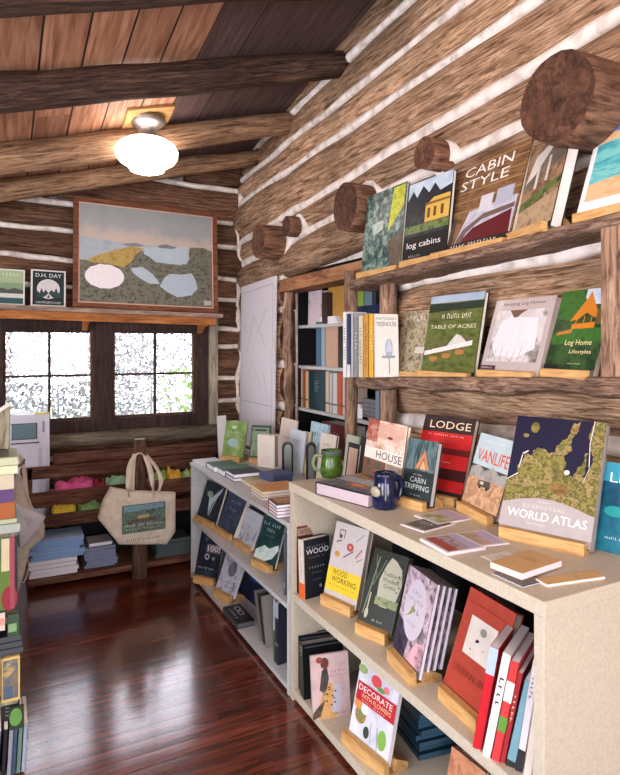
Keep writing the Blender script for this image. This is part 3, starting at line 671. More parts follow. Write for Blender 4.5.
# ================================================================== OUTSIDE
m = MB(); m.box((-9, BY+.3, -.3), (11, 22, -.25), mottle(['77806a', '8f9684', '9aa08c'], 3, .9)); struct(m, 'ground')
lf = mottle(['5a5a62', '74747c', '62665f', '80808a'], 9, .9)
def bush(label, c, rx, rz, n, mt, seed):
    rnd = random.Random(seed); r = empty('leafy_shrub', (c[0], c[1], -.25), label, 'shrub', 'green shrubs outside the window')
    m = MB()
    for i in range(n):
        while True:
            d = Vector((rnd.uniform(-1, 1), rnd.uniform(-1, 1), rnd.uniform(-1, 1)))
            if .2 < d.length < 1: break
        p = Vector((d.x*rx, d.y*rx, c[2]+d.z*rz+.25)); a = Vector((rnd.gauss(0, 1), rnd.gauss(0, 1), rnd.gauss(0, 1))).normalized(); b = a.orthogonal().normalized(); s = rnd.uniform(.03, .07)
        m.poly([p-a*s, p-b*s*.4, p+a*s, p+b*s*.4], mt)
    m.build('foliage', r)
    m = MB(); m.tube([(0, 0, 0), (.02, 0, c[2]*.6), (0, 0, c[2]+.4)], [.02, .015, .008], lf, n=8); m.build('stem', r)
lf = mottle(['4e4e56', '66666f', '565a54', '72727c'], 9, .9); lf2 = mottle(['4c6030', '5f7640', '6f7c50'], 9, .9)
for i, (x, y, z, rx, rz, n, mt) in enumerate([(-2.2, 11.5, 1.6, 1.4, 2.2, 5000, lf), (.7, 9, 1.6, 1.4, 2.2, 7000, lf), (2.6, 11.8, 1.6, 1.5, 2.2, 5000, lf), (3.9, 9.2, 1.6, 1.4, 2.2, 5000, lf), (-.3, 6.9, 2.15, .55, .38, 260, lf2), (2.05, 6.6, 1.15, .5, .38, 200, lf2)]):
    nm = ['pale leafy shrub outside the left end of the window', 'pale leafy shrub outside behind the left window sash', 'pale leafy shrub outside behind the middle of the window', 'pale leafy shrub outside behind the right window sash', 'fresh green leaf spray at the top of the left window sash', 'fresh green leaf spray at the bottom of the right window sash'][i]
    bush(nm, (x, y, z), rx, rz, n, mt, 50+i)
# ================================================================== FURNITURE
CX, CXB = 1.17, 1.72
RT, RM, RB, LT, LM, LB = .98, .485, .055, .79, .41, .04
M_shadeback = solid('15171a', .8, name='shade_black_panel')  # near-black stands for the shade at the back of cases, bench and recess
def bookcase(label, y0, y1, top, tt, shelves, th, mside, mtop, mshelf, side=.032):
    r = empty('bookcase', (CX, (y0+y1)/2, 0), label, 'bookcase'); Rm = Matrix.Translation((-CX, -(y0+y1)/2, 0))
    def add(mb, n, bev=.002):
        o = mb.build(n, r, bevel=bev); o.matrix_local = Rm
    for a, b in ((y0, y0+side), (y1-side, y1)):
        m = MB(); m.box((CX, a, 0), (CXB, b, top-tt), mside); add(m, 'side_panel')
    m = MB(); m.box((CX-.006, y0-.006, top-tt), (CXB, y1+.004, top), mtop); add(m, 'top_panel', .003)
    for z in shelves:
        m = MB(); m.box((CX, y0+side, z-th), (CXB-.012, y1-side, z), mshelf); add(m, 'shelf')
    m = MB(); m.box((CXB-.012, y0+side, .0), (CXB, y1-side, top-tt), M_shadeback); add(m, 'back_panel', 0)
    return r
bookcase('tall cream painted bookcase with the atlas on top, nearest the viewer', 1.03, 2.462, RT, .04, (RM, RB), .036, M_case, M_case, M_case)
bookcase('lower grey-white bookcase between the tall cream one and the bench', 2.474, 4.06, LT, .022, (LM, LB), .022, M_casewhite, M_casewhite, M_casewhite, side=.022)
# ---- live-edge shelves on the log wall
def s_top(y): return 1.969+(-.038)*(y-2.32)
def s_mid(y): return 1.450-.047*(y-2.32)
ws = empty('rustic_wall_shelf', (1.7, 2.0, 1.46), 'two-tier rough log-slab shelf with round posts on the log wall', 'shelf'); W_ = Matrix.Translation((-1.7, -2.0, -1.46))
def slab_y(zf, y0, y1, th, xf, xb, seed, mt):
    m = MB(); n = int((y1-y0)/.05); rows = []
    for i in range(n+1):
        y = y0+(y1-y0)*i/n; nn = lambda k, a: a*noise.noise(Vector((seed+k*3.3, y*5, k)))+a*.6*noise.noise(Vector((seed+k, y*19, k)))
        z = zf(y); x = xf+nn(1, .01); t = th*(1+nn(2, .35))
        rows.append([(xb, y, z), (x+.012, y, z), (x+.002, y, z-.006), (x-.003+nn(3, .006), y, z-t*.45), (x+.006+nn(4, .01), y, z-t*.85), (x+.03, y, z-t), (xb, y, z-t)])
    k = len(rows[0]); b = len(m.v)
    for r_ in rows:
        for p in r_: m.v.append(p); m.tone.append(.6)
    mi = m.mi(mt)
    for i in range(n):
        for j in range(k):
            a0 = b+i*k+j; a1 = b+i*k+(j+1) % k; m.f.append((a0, a0+k, a1+k, a1)); m.m.append(mi); m.sm.append(False)
    m.f.append(tuple(b+j for j in range(k))); m.m.append(mi); m.sm.append(False)
    m.f.append(tuple(b+n*k+j for j in range(k))[::-1]); m.m.append(mi); m.sm.append(False)
    return m
o = slab_y(s_top, .55, 2.80, .045, 1.68, 1.90, 1, M_live_y).build('shelf_slab', ws); o.matrix_local = W_
o = slab_y(s_mid, .55, 2.72, .062, 1.68, 1.90, 5, M_live_y).build('shelf_slab', ws); o.matrix_local = W_
def post(x, y, z0, z1, r, seed, sq=None):
    m = MB(); m.t = .6; m.tube([(x+.006*noise.noise(Vector((seed, z*4, 0))), y, z) for z in [z0+(z1-z0)*i/10 for i in range(11)]], r, M_post_z, n=16, wob=.15, seed=seed, cap=M_endgrain, sq=sq)
    o = m.build('post', ws); o.matrix_local = W_
pp = px_(351, 300, 1.775); post(1.775, pp.y, RT-.2, s_top(pp.y)+.075, .036, 2)
pp = px_(388, 300, 1.80); post(1.80, pp.y, RT-.2, s_top(pp.y)-.04, .045, 3)
m = MB(); m.t = .75; a = px_(603, 300, 1.70).y
for i in range(8):
    z0_ = s_mid(a)+(s_top(a)-.035-s_mid(a))*i/8; z1_ = s_mid(a)+(s_top(a)-.035-s_mid(a))*(i+1)/8; d0 = .006*noise.noise(Vector((i, 3, 3))); d1 = .006*noise.noise(Vector((i+1, 3, 3)))
    m.hexa([(1.69+d0, a-.13, z0_), (1.78, a-.13, z0_), (1.78, a-d0, z0_), (1.69+d0, a-d0, z0_), (1.69+d1, a-.13, z1_), (1.78, a-.13, z1_), (1.78, a-d1, z1_), (1.69+d1, a-d1, z1_)], M_post_z)
o = m.build('post', ws); o.matrix_local = W_
# ---- recessed shelves in the wall opening
rc = empty('recessed_bookshelf', (1.95, 3.3, .8), 'white shelves set back in the dark opening of the log wall', 'shelf'); Rc = Matrix.Translation((-1.95, -3.3, -.8))
def rcp(mb, n): o = mb.build(n, rc, bevel=.001); o.matrix_local = Rc
for z in (1.745, 1.45, 1.14, .84):
    m = MB(); m.box((1.97, YO0+.02, z-.022), (2.24, YO1-.02, z), M_casewhite); rcp(m, 'shelf')
m = MB(); m.box((2.24, YO0-.05, 0), (2.27, YO1+.05, 2.14), M_shadeback); rcp(m, 'back_panel')
for ya, yb in ((YO0-.05, YO0+.01), (YO1-.01, YO1+.05)):
    m = MB(); m.box((1.985, ya, 0), (2.24, yb, 2.14), M_shadeback); rcp(m, 'side_panel')
m = MB(); m.box((1.985, YO0, 2.10), (2.24, YO1, 2.14), M_shadeback); rcp(m, 'casing'); m = MB(); m.box((1.985, YO0, .0), (2.24, YO1, .06), M_shadeback); rcp(m, 'casing')
M_lint = wood('lintel_wood', ['4d2f20', '7d5338', 'a0714f', 'b98a65'], 'Y', scale=12, stretch=8, bump=.3)
m = MB(); m.hexa([(1.84, YO0, 2.0), (2.0, YO0, 2.0), (2.0, YO1+.03, 1.99), (1.84, YO1+.03, 1.99), (1.84, YO0, 2.09), (2.0, YO0, 2.09), (2.0, YO1+.03, 2.08), (1.84, YO1+.03, 2.08)], M_lint); struct(m, 'trim_3', bevel=.004)
m = MB(); m.t = .8; m.tube([(1.88+.008*math.sin(z*23), 3.985, z) for z in [.6+.07*k for k in range(21)]], .032, M_post_z, n=12, wob=.35, seed=8); struct(m, 'trim_4')
# ---- white panel board leaning in the corner
wb = empty('white_map_board', (1.815, 4.43, .78), 'tall white sheet board leaning in the corner beside the recessed shelves', 'board')
m = MB(); m.hexa([(-.02, -.35, 0), (0, -.35, 0), (0, .35, 0), (-.02, .35, 0), (.0, -.35, 1.335), (.02, -.35, 1.335), (.02, .35, 1.31), (.0, .35, 1.31)], solid('d5cfd6', .55)); m.build('board', wb, bevel=.002)
m = MB(); dk = solid('a9a4ae', .7)
def wl(y0, z0, y1, z1, t=.003):
    X = lambda z: -.0205+.02*z/1.33; d = Vector((y1-y0, z1-z0)); n = Vector((-d.y, d.x)).normalized()*t
    m.poly([(X(z0)-.0006, y0-n.x, z0-n.y), (X(z1)-.0006, y1-n.x, z1-n.y), (X(z1)-.0006, y1+n.x, z1+n.y), (X(z0)-.0006, y0+n.x, z0+n.y)], dk)
for a in ((-.32, .36, .32, .36), (-.32, .06, -.32, 1.28), (.32, .06, .32, 1.25), (-.32, 1.28, .32, 1.25), (-.2, .8, .05, 1.05), (.05, 1.05, .2, .75), (-.1, .5, .1, .7), (-.25, .4, -.15, .6), (.0, .9, -.2, 1.1)): wl(*a)
m.build('drawn_lines', wb)
# ---- white appliance in front of the window
ap = py_(10, 416, 4.72); aq = py_(50, 416, 4.72)
wa = empty('white_cabinet', ((ap.x+aq.x)/2, 4.74, 0), 'tall narrow white cabinet with a small dark glass pane, under the left window', 'cabinet'); w = (aq.x-ap.x); hz = ap.z
m = MB(); m.box((-w/2, 0, 0), (w/2, .18, hz), solid('cfccd8', .45)); m.build('body', wa, bevel=.006)
m = MB(); m.box((-w/2+.01, -.004, hz-.17), (w/2-.09, 0, hz-.065), solid('5d7883', .2)); m.build('glass_pane', wa)
m = MB(); dkk = solid('2d3036', .3)
for a in ((-w/2+.005, hz-.175, w/2-.085, hz-.17), (-w/2+.005, hz-.065, w/2-.085, hz-.06), (w/2-.09, hz-.17, w/2-.085, hz-.06), (-w/2+.005, hz-.205, w/2-.07, hz-.197)): m.box((a[0], -.006, a[1]), (a[2], -.0005, a[3]), dkk)
m.build('pane_frame', wa)
m = MB(); m.box((w/2-.05, -.008, hz-.13), (w/2-.038, 0, hz-.05), solid('8c8aa0', .4)); m.build('handle', wa)
m = MB()
for x in (w/2-.075, w/2-.06, w/2-.02):
    m = MB(); m.box((x, -.003, .1), (x+.004, 0, hz-.24), solid('aeb0c6', .5)); m.build('door_moulding', wa)
m = MB(); m.box((w/2-.1, -.002, hz), (w/2-.0, .03, hz+.012), solid('d2c24a', .5)); m.build('yellow_tape', wa)
# ---- display bench
db = empty('display_bench', (.8, 4.45, 0), 'dark brown slatted bench with shirt trays and a low shelf, under the window', 'bench'); Db = Matrix.Translation((-.8, -4.45, 0))
def dbp(mb, n, bev=.003): o = mb.build(n, db, bevel=bev); o.matrix_local = Db
BXa, BXb = .10, 1.52
def rail(y, z0, z1, xa, xb, th=.022, tilt=0.0, n='rail'):
    m = MB(); m.t = random.random(); m.hexa([(xa, y, z0), (xb, y, z0), (xb, y+th, z0), (xa, y+th, z0), (xa, y-tilt, z1), (xb, y-tilt, z1), (xb, y+th-tilt, z1), (xa, y+th-tilt, z1)], M_dark); dbp(m, n)
rail(4.78, .72, .80, .345, BXb+.1); rail(4.60, .66, .745, .125, BXb+.05); rail(4.44, .495, .60, .16, BXb); rail(4.34, .385, .468, .205, BXb)
m = MB(); m.box((.17, 4.462, .50), (BXb, 4.6, .515), M_dark); dbp(m, 'tray_floor'); m = MB(); m.box((.21, 4.362, .385), (BXb, 4.6, .40), M_dark); dbp(m, 'tray_floor')
m = MB(); m.box((.16, 4.28, .03), (BXb, 4.68, .07), M_dark); dbp(m, 'low_shelf')
m = MB(); m.box((.21, 4.66, .07), (BXb, 4.675, .385), M_shadeback); dbp(m, 'back_panel', 0)  # dark sheet added where only shade shows behind the low shelf
for x in (.17, BXb):
    m = MB(); m.box((x, 4.36, 0), (x+.03, 4.42, .385), M_dark); m.box((x, 4.60, 0), (x+.03, 4.655, .74), M_dark); m.box((x, 4.36, .30), (x+.03, 4.66, .385), M_dark); dbp(m, 'end_frame')
m = MB(); m.box((.345, 4.625, .0), (.385, 4.66, .66), M_dark); m.box((.345, 4.64, .70), (.385, 4.78, .72), M_dark); dbp(m, 'support')
tp = py_(139.5, 439, 4.22)
hp = empty('log_post', (tp.x, 4.22, 0), 'short standing log post with a tote bag hung over its top', 'post')
M_postd = wood('dark_post_wood', ['241916', '4a352b', '664b3d', '836554'], 'Z', scale=16, stretch=8, bump=.6)
m = MB(); m.t = .3; m.tube([(.004*math.sin(z*9), 0, z) for z in [tp.z*i/12 for i in range(13)]], [.05]*11+[.047, .038], M_postd, n=16, wob=.15, seed=12, cap=solid('a08d80', .8)); m.build('trunk', hp)
# ---- tote bags
M_canvas = mottle(['bfb09f', 'cdbfae', 'd6c9ba'], 25, .9)
def tote(label, outline, Y, depth, mt, print_px=None, text=None, handles=()):
    """outline: pixels clockwise from the top-left; a soft pouch facing the viewer"""
    P = [py_(u, v, Y) for u, v in outline]; c = sum(P, Vector())/len(P)
    # subdivide outline
    Q = []
    for i in range(len(P)):
        a, b = P[i], P[(i+1) % len(P)]
        for k in range(4): Q.append(a.lerp(b, k/4))
    r = empty('tote_bag', (c.x, Y, c.z), label, 'bag'); m = MB(); n = len(Q); k = m.mi(mt)
    lay = [(.0, 0.0), (.5, -.022), (.85, -.016), (.97, -.004), (1.0, .012), (1.0, depth*.6), (.95, depth), (0, depth)]
    for s, dy in lay:
        for p in Q:
            q = (p-c)*max(s, .001); wob = .004*noise.noise(Vector((q.x*9, q.z*9, dy*20+Y)))
            m.v.append((q.x, dy+wob, q.z)); m.tone.append(.5)
    for i in range(len(lay)-1):
        for j in range(n):
            m.f.append((i*n+j, i*n+(j+1) % n, (i+1)*n+(j+1) % n, (i+1)*n+j)); m.m.append(k); m.sm.append(True)
    m.build('bag_body', r)
    if print_px:
        (u0, v0), (u1, v1) = print_px; a = py_(u0, v1, Y)-c; b = py_(u1, v0, Y)-c; w, h = b.x-a.x, b.z-a.z
        e = empty('printed_panel', (a.x, -.029, a.z)); e.parent = r
        g = MB(); g.box((0, 0, 0), (w, .001, h), mottle(['2f3a3f', '4d5c55', '6e7f6a', '41555f', '8a937c'], 30, .9)); g2 = g.build('print_ground', e)
        art_to(e, [('p', [(.05, .75), (.95, .8), (.95, .97), (.05, .97)], mottle(['5d8092', '7797a3', '4f6d70'], 30, .9)), ('p', [(.35, .6), (.62, .62), (.6, .5), (.36, .48)], 'a39a6e'), ('p', [(.2, .47), (.8, .5), (.78, .38), (.2, .35)], mottle(['6b4d46', '4e3d3b'], 30)),
                   ('t', 'VISIT THE CANNERY', .5, .27, .85, .07, 'd8d3c8'), ('t', 'MIXED GREENS', .5, .14, .8, .05, 'b6b6ae')], w, h, names=('print_picture', 'print_lettering'))
        if text:
            g = MB(); put_text(g, text, w/2, -.045, w*.75, .018, solid('4a4038'), .0); g.build('lettering', e)
    for pts, rad in handles:
        g = MB(); g.tube([Vector(p)-Vector((c.x, Y, c.z)) for p in pts], rad, mt, n=10, sq=(1.7, .45), up=(0, 1, 0) if False else (0, 0, 1)); g.build('handle', r)
    return r
def smooth_path(P, k=5):
    P = [Vector(p) for p in P]; out = []
    for i in range(len(P)-1):
        a, b, c_, d = P[max(i-1, 0)], P[i], P[i+1], P[min(i+2, len(P)-1)]
        for j in range(k):
            t = j/k; out.append(.5*((2*b)+(-a+c_)*t+(2*a-5*b+4*c_-d)*t*t+(-a+3*b-3*c_+d)*t**3))
    out.append(P[-1]); return out
def hx(u, v, Y): return py_(u, v, Y)
tY = 4.06
tote('cream canvas tote bag with a printed farm picture, hanging on the log post', [(111, 488), (128, 491), (176, 493), (176, 532), (167, 545), (119, 545), (98, 519), (103, 502)], tY, .07, M_canvas, ((121, 500), (164.5, 533.5)), 'Cottage Book Shop',
     [(smooth_path([hx(129, 497, tY-.03), hx(128.5, 480, tY-.02), hx(130, 466, 4.10), hx(134, 457, 4.15), hx(139.5, 453, 4.155), hx(145, 457, 4.15), hx(149, 466, 4.10), hx(152, 480, tY-.02), hx(154, 497, tY-.03)]), .011),
      (smooth_path([hx(132, 492, tY+.06), hx(132.5, 472, 4.14), hx(134.5, 455, 4.20), hx(140, 450, 4.285), hx(146, 455, 4.24), hx(156, 467, 4.16), hx(161, 480, tY+.06), hx(158, 494, tY+.05)]), .010)])
# ---- folded shirts in the trays
def shirt(label, u0, u1, v0, v1, Y, dep, col, seed, zb=None):
    a = py_(u0, v1, Y); b = py_(u1, v0, Y); w = b.x-a.x; z0 = zb if zb else a.z; h = max(.03, b.z-z0); m = MB(); nx, nz = 14, 8; k = m.mi(mottle([col[0], col[1]], 12, .85)); n = nz*2+2
    ring = []
    for j in range(20):
        t = 2*math.pi*j/20; cx_, cz_ = math.cos(t), math.sin(t); ring.append((abs(cx_)**.5*(1 if cx_ > 0 else -1), abs(cz_)**.6*(1 if cz_ > 0 else -1)))
    for i in range(nx+1):
        f = i/nx; s = .35+.65*min(1, min(f, 1-f)*7)
        for (ry, rz) in ring:
            x = f*w-w/2; nn = noise.noise(Vector((x*14+seed, ry*1.4, rz*2)))
            n3 = noise.noise(Vector((x*45+seed*3, ry*6, seed))); top = h*.8*(.5+.5*rz*(.6+.4*s))*(1+.3*nn+.28*n3 if rz > 0 else 1); m.v.append((x, ry*dep/2*s*(1+.1*nn), max(.001, top))); m.tone.append(.5)
    for i in range(nx):
        for j in range(20): m.f.append((i*20+j, (i+1)*20+j, (i+1)*20+(j+1) % 20, i*20+(j+1) % 20)); m.m.append(k); m.sm.append(True)
    m.f.append(tuple(range(20))); m.m.append(k); m.sm.append(True); m.f.append(tuple(nx*20+j for j in range(20))[::-1]); m.m.append(k); m.sm.append(True)
    o = m.build('folded_shirt'); o.location = ((a.x+b.x)/2, Y+dep/2, z0); tag(o, label, 'shirt')
shirt('bright pink folded shirt in the upper tray of the bench', 56, 94, 476, 492, 4.468, .12, ('c4417f', 'd8689c'), 1, .516)
shirt('dark red folded shirt right of the pink one in the bench tray', 95, 106, 479, 492, 4.468, .12, ('7a2333', 'a33a50'), 2, .516)
shirt('mint green folded shirt left of the log post', 107, 132, 474, 488, 4.468, .12, ('86b896', 'a8d2b2'), 3, .516)
shirt('olive green folded shirt just right of the log post', 154, 168, 470, 484, 4.468, .12, ('7f9a4a', '9fb765'), 4, .516)
shirt('orange-yellow folded shirt right of the log post', 169, 182, 468, 484, 4.468, .12, ('c9922f', 'ddb548'), 5, .516)
shirt('light green folded shirt at the right end of the bench tray', 183, 199, 468, 484, 4.468, .12, ('84a85f', 'a6c480'), 6, .516)
shirt('yellow folded shirt in the lower tray of the bench', 52, 77, 502, 514, 4.37, .10, ('c0a22c', 'd9bf4a'), 7, .401)
shirt('green folded shirt in the lower tray of the bench', 79, 101, 500, 512, 4.37, .10, ('5f8a54', '7fa672'), 8, .401)
# ---- paper stacks on the low shelf
def stack(n, x0, x1, y0, dep, z0, t, cols, labels, jit=.012, seed=1, name='book', cat='book', group=None, hard=False, yaw=0, page=None, tilt=None):
    rnd = random.Random(seed); z = z0
    for i in range(n):
        dx, dy, a = rnd.uniform(-jit, jit), rnd.uniform(-jit, jit), yaw+rnd.uniform(-.04, .04)
        ex = Vector((math.cos(a), math.sin(a), 0)); up = Z3.cross(ex); c = cols[i % len(cols)]
        P = Vector((x0+dx, y0+dy, z+t)); M = frame(P, ex, -Z3, up)
        book(labels(i) if callable(labels) else labels, M, x1-x0, dep, t-.0008, C(c), [], page or PAPERW, hard, group, name=name, cat=cat); z += t
    return z
ORD = ['lowest', 'second', 'third', 'fourth', 'fifth', 'sixth', 'seventh', 'eighth', 'ninth', 'tenth', 'eleventh', 'twelfth']
def ordl(pre, post): return lambda i: (pre+' '+ORD[i]+' from the bottom '+post).replace('lowest from the bottom', 'at the bottom')
a, b = py_(30, 570, 4.33).x, py_(78, 570, 4.33).x
z_ = stack(4, a, b, 4.31, .22, .07, .026, ['cfcfd2'], ordl('white-edged book,', 'of the tall stack at the bench left end'), seed=3)
stack(6, a-.0, b+.03, 4.315, .24, z_, .024, ['8fb0d6', 'a9c4e2', 'c7d6ea', '7d9ecb'], lambda i: 'pale blue book, '+ORD[i]+' blue one up, bench left end stack' if i else 'pale blue book, lowest blue one in the stack at the bench left end', seed=5, jit=.02, page=solid('86a8d6', .6))
a, b = py_(85, 560, 4.34).x, py_(116, 560, 4.34).x
stack(7, a, b, 4.33, .22, .07, .02, ['7d859c', '959db2', '6b7288', 'a3a9ba'], ordl('grey-blue book,', 'of the middle stack, under the tote bag'), seed=8, page=solid('767e98', .6))
stack(2, a+.03, b-.02, 4.35, .18, .21, .012, ['3c4048', 'b9b9c2'], lambda i: ['thin dark booklet on top of the grey-blue stack', 'loose pale sheet on top of the grey-blue stack'][i], seed=11, jit=.03)
a, b = py_(155, 560, 4.34).x, py_(190, 560, 4.34).x
stack(5, a, b, 4.33, .22, .07, .024, ['3a4648', '58666a', '2d3336', '49585c'], ordl('dark grey book,', 'of the stack right of the log post'), seed=9, page=solid('4a5658', .6))
# ================================================================== BOOKS ON THE LOG-WALL SHELF
WH = 'e8e2da'; BK = '17181b'
FOREST = mottle(['16231f', '2c4240', '4b6660', '8fa39a', '24352f'], 26, .3)
GREENS = mottle(['26361f', '4a5c30', '6b7f42', '3a4b2a'], 30, .35)
DARKG = mottle(['12160f', '2b3524', '55613f', '1d2418'], 34, .35)
TANS = mottle(['7a6248', 'a58a68', 'c4a985', '8b7455'], 20, .4)
GREYP = mottle(['3b3a3a', '77726d', 'b4aea9', '55504d'], 26, .35)
BROWNP = mottle(['4a3423', '6e4f36', '8a6848', '5a4029'], 12, .3, (1, 1, 5))
SKY = mottle(['8fabc4', 'b9cbda', 'cfd9e0'], 8, .3)
SEA = mottle(['2f7f96', '4fa5ad', '7cc0bd', '3c8fa8'], 9, .35, (1, 1, 4))
SAND = mottle(['c79c73', 'd9b48a', 'b98b62'], 10, .35, (1, 1, 4))
# --- top row
tw = lambda Y: s_top(Y)
face_book('slim woodland photo book with a yellow-green leaf patch, left end of the top wall shelf', (361, 265), (400, 260), (366, 197), tw, .015, solid('22302c'),
    [('r', 0, 0, 1, 1, FOREST), ('p', [(.62, .45), (.97, .72), (.97, .98), (.7, .98)], mottle(['7f8a2e', 'b9bd3a', 'd3d05e'], 30)), ('p', [(.75, 0), (1, 0), (1, .4), (.65, .33)], mottle(['4a4238', '6f6253'], 30)), ('p', [(.2, .6), (.5, .62), (.5, .5), (.25, .45)], mottle(['c5cbc0', '8fa39a'], 30)), ('t', 'ESCAPE', .25, .07, .3, .03, 'c9d0cc')],
    stnd='wooden wedge stand under the woodland photo book', XL=1.735, XR=1.735, inset=-.005)
face_book('black log cabin book with a lit yellow cabin under a blue sky', (402.5, 258), (446, 250), (410, 186), tw, .02, solid('16181c'),
    [('r', 0, .78, 1, 1, SKY), ('r', 0, .28, 1, .78, mottle(['131720', '252c33', '39433c'], 26)), ('p', [(0, .78), (.12, .9), (.22, .8), (.35, .93), (.5, .82), (.62, .92), (.75, .8), (1, .84), (1, .6), (0, .6)], mottle(['131720', '252c33'], 26)), ('p', [(.45, .45), (.45, .66), (.62, .74), (.98, .74), (.98, .45)], 'cfa94e'), ('r', .5, .5, .56, .62, '5a3a1e'), ('r', .64, .5, .7, .62, '5a3a1e'), ('r', .8, .5, .86, .62, '5a3a1e'), ('r', .45, .66, .98, .69, '7c5a2c'), ('r', 0, .34, 1, .44, GREENS), ('r', 0, 0, 1, .3, BK), ('t', 'log cabins', .47, .18, .78, .1, WH), ('t', 'living', .3, .05, .3, .03, 'a9a9a9')],
    stnd='wooden wedge stand under the black log cabin book', XL=1.74, XR=1.74)
face_book('large brown CABIN STYLE book with a bed and timber wall, on the top wall shelf', (434, 249), (510, 223), (455, 170), tw, .022, solid('2e2622', .3),
    [('r', 0, 0, 1, 1, BROWNP)] + [('l', 0, z, 1, z+.0, .004, 'b58f62') for z in (.42, .53, .64, .75, .86, .95)] + [('l', x, .3, x+.02, 1, .003, 'a07f58') for x in (.12, .34, .8)] +
    [('p', [(.28, .05), (.4, .4), (.98, .44), (.98, .05)], mottle(['8a8fa3', 'b4b6c4', 'd5d3da'], 16)), ('r', .52, .36, .68, .54, 'c9c9d3'), ('r', .72, .38, .92, .56, 'a9adbd'), ('p', [(.3, .02), (.5, .2), (.95, .3), (.97, .02)], '5d1f26'), ('p', [(.28, .04), (.36, .2), (.6, .33), (.97, .36), (.97, .31), (.6, .27), (.42, .16), (.36, .02)], '6c5a56'), ('r', 0, 0, .24, .36, mottle(['2a2421', '54473c', '1d1917'], 40)), ('r', 0, 0, 1, .06, '2a2320'), ('t', 'DEBRA GRAYSTONE', .55, .03, .6, .028, 'd9d5cf'),
     ('t', 'CABIN', .52, .87, .62, .11, 'f0ece6'), ('t', 'STYLE', .5, .72, .62, .11, 'f0ece6')],
    stnd='long wooden wedge stand under the CABIN STYLE book', XL=1.75, XR=1.725)
face_book('thick white-paged book with a stone porch photo, turned aside right of the CABIN STYLE book', (511, 222), (551, 219), (531, 150), tw, .045, solid('1f1d1c', .3),
    [('r', 0, 0, 1, 1, mottle(['7c5f49', 'a58365', '5d4938', 'c4a584'], 14, .3)), ('p', [(0, .55), (.85, .97), (1, .97), (1, .7), (.1, .45)], mottle(['5b5148', '857668'], 20)), ('p', [(.1, .55), (.25, .85), (.8, 1), (.3, .62)], 'd4cfc9'), ('r', .35, .45, .42, .72, 'cfc5b8'), ('r', .6, .5, .66, .78, 'cfc5b8'), ('p', [(0, .3), (1, .5), (1, .42), (0, .2)], GREENS), ('p', [(0, 0), (1, 0), (1, .35), (0, .2)], mottle(['8f7a60', 'b59c7c', '6f5d49'], 18))],
    stnd='small pointed wooden stand under the stone porch book', XL=1.76, XR=1.68, page=solid('e4d9d6'))
face_book('big white-bordered beach painting book at the right end of the top wall shelf', (576, 209), (680, 178), (612, 78), tw, .02, solid('e6e6e6', .35),
    [('r', .06, .83, .94, .95, mottle(['6fc0bf', '8fd0cb'], 8)), ('t', 'Awaken', .42, .785, .6, .05, '34404a'), ('r', .06, .08, .94, .745, SKY), ('r', .06, .55, .94, .745, mottle(['2f62a8', '4a80bf', '6f9ccb'], 8, .35, (1, 1, 3))), ('p', [(.06, .66), (.5, .68), (.94, .66), (.94, .63), (.06, .62)], 'cfd3e2'), ('r', .06, .48, .94, .55, SAND), ('p', [(.06, .48), (.94, .53), (.94, .25), (.06, .2)], SEA), ('p', [(.06, .08), (.94, .08), (.94, .28), (.5, .22), (.06, .2)], SAND)],
    stnd='wooden wedge stand under the beach painting book', XL=1.74, XR=1.72, inset=.01)
# --- second row: spine-out group at the left
ms = lambda Y: s_mid(Y)
def row_wall(items, X, zf, ex=(0, -1, 0)):
    for (lab, u0, u1, vt, col, depth, lean, sa) in items:
        a, b = px_(u0, 370, X), px_(u1, 370, X); z = zf(a.y); t_ = py_(u0, vt, a.y); h = (vt and proj((X, a.y, z))[1]) 
        d = a.x*SN+a.y*CS; h = EYE+(HV-vt)*d/F-z
        spine_book(lab, Vector((X, a.y, z)), ex, max(.004, a.y-b.y-.0008), h, depth, C(col), lean=lean, spine_art=sa)
row_wall([('thin white spine, first book left on the second wall shelf', 343, 346.5, 312, 'dad7d8', .125, 0, [('t', 'RUSTIC HOMES', .5, .5, .5, '55565c')]),
          ('dark blue and white striped spine, second from the left on the second wall shelf', 347, 350.5, 314, '2a3556', .125, 0, [('b', .0, .2, 'd0d0d4')]),
          ('thin pale grey spine, third from the left on the second wall shelf', 351, 353.5, 313, 'a9a9b3', .125, 0, None),
          ('grey-green spine beside the navy book on the second wall shelf', 354, 358, 318, '7d8586', .125, 0, [('t', 'BUILD', .6, .3, .5, 'd9d9d4')]),
          ('cream spine left of the yellow spines on the second wall shelf', 358.5, 363, 316, 'c9bca6', .125, 0, [('t', 'LOG BUILDING', .5, .6, .5, '6b4b34')]),
          ('orange-brown spine, left one of the yellow pair on the second wall shelf', 363.5, 368.5, 315, 'c08b3c', .125, 0, [('t', 'THE TREEHOUSE BOOK', .5, .7, .5, '4c2f12')]),
          ('bright yellow spine right against the white treehouse cover', 369, 373.5, 314, 'd9a52c', .125, 0, [('t', 'OFF GRID', .6, .4, .5, 'f2e3b8')])], 1.61, ms)
face_book('large navy book standing behind the white treehouse book', (352, 370), (402, 372), (352, 307), ms, .012, solid('1c2750', .35), [('r', 0, 0, .12, 1, '33407a')], XL=1.876, XR=1.876, zoff=.0, lean=1)
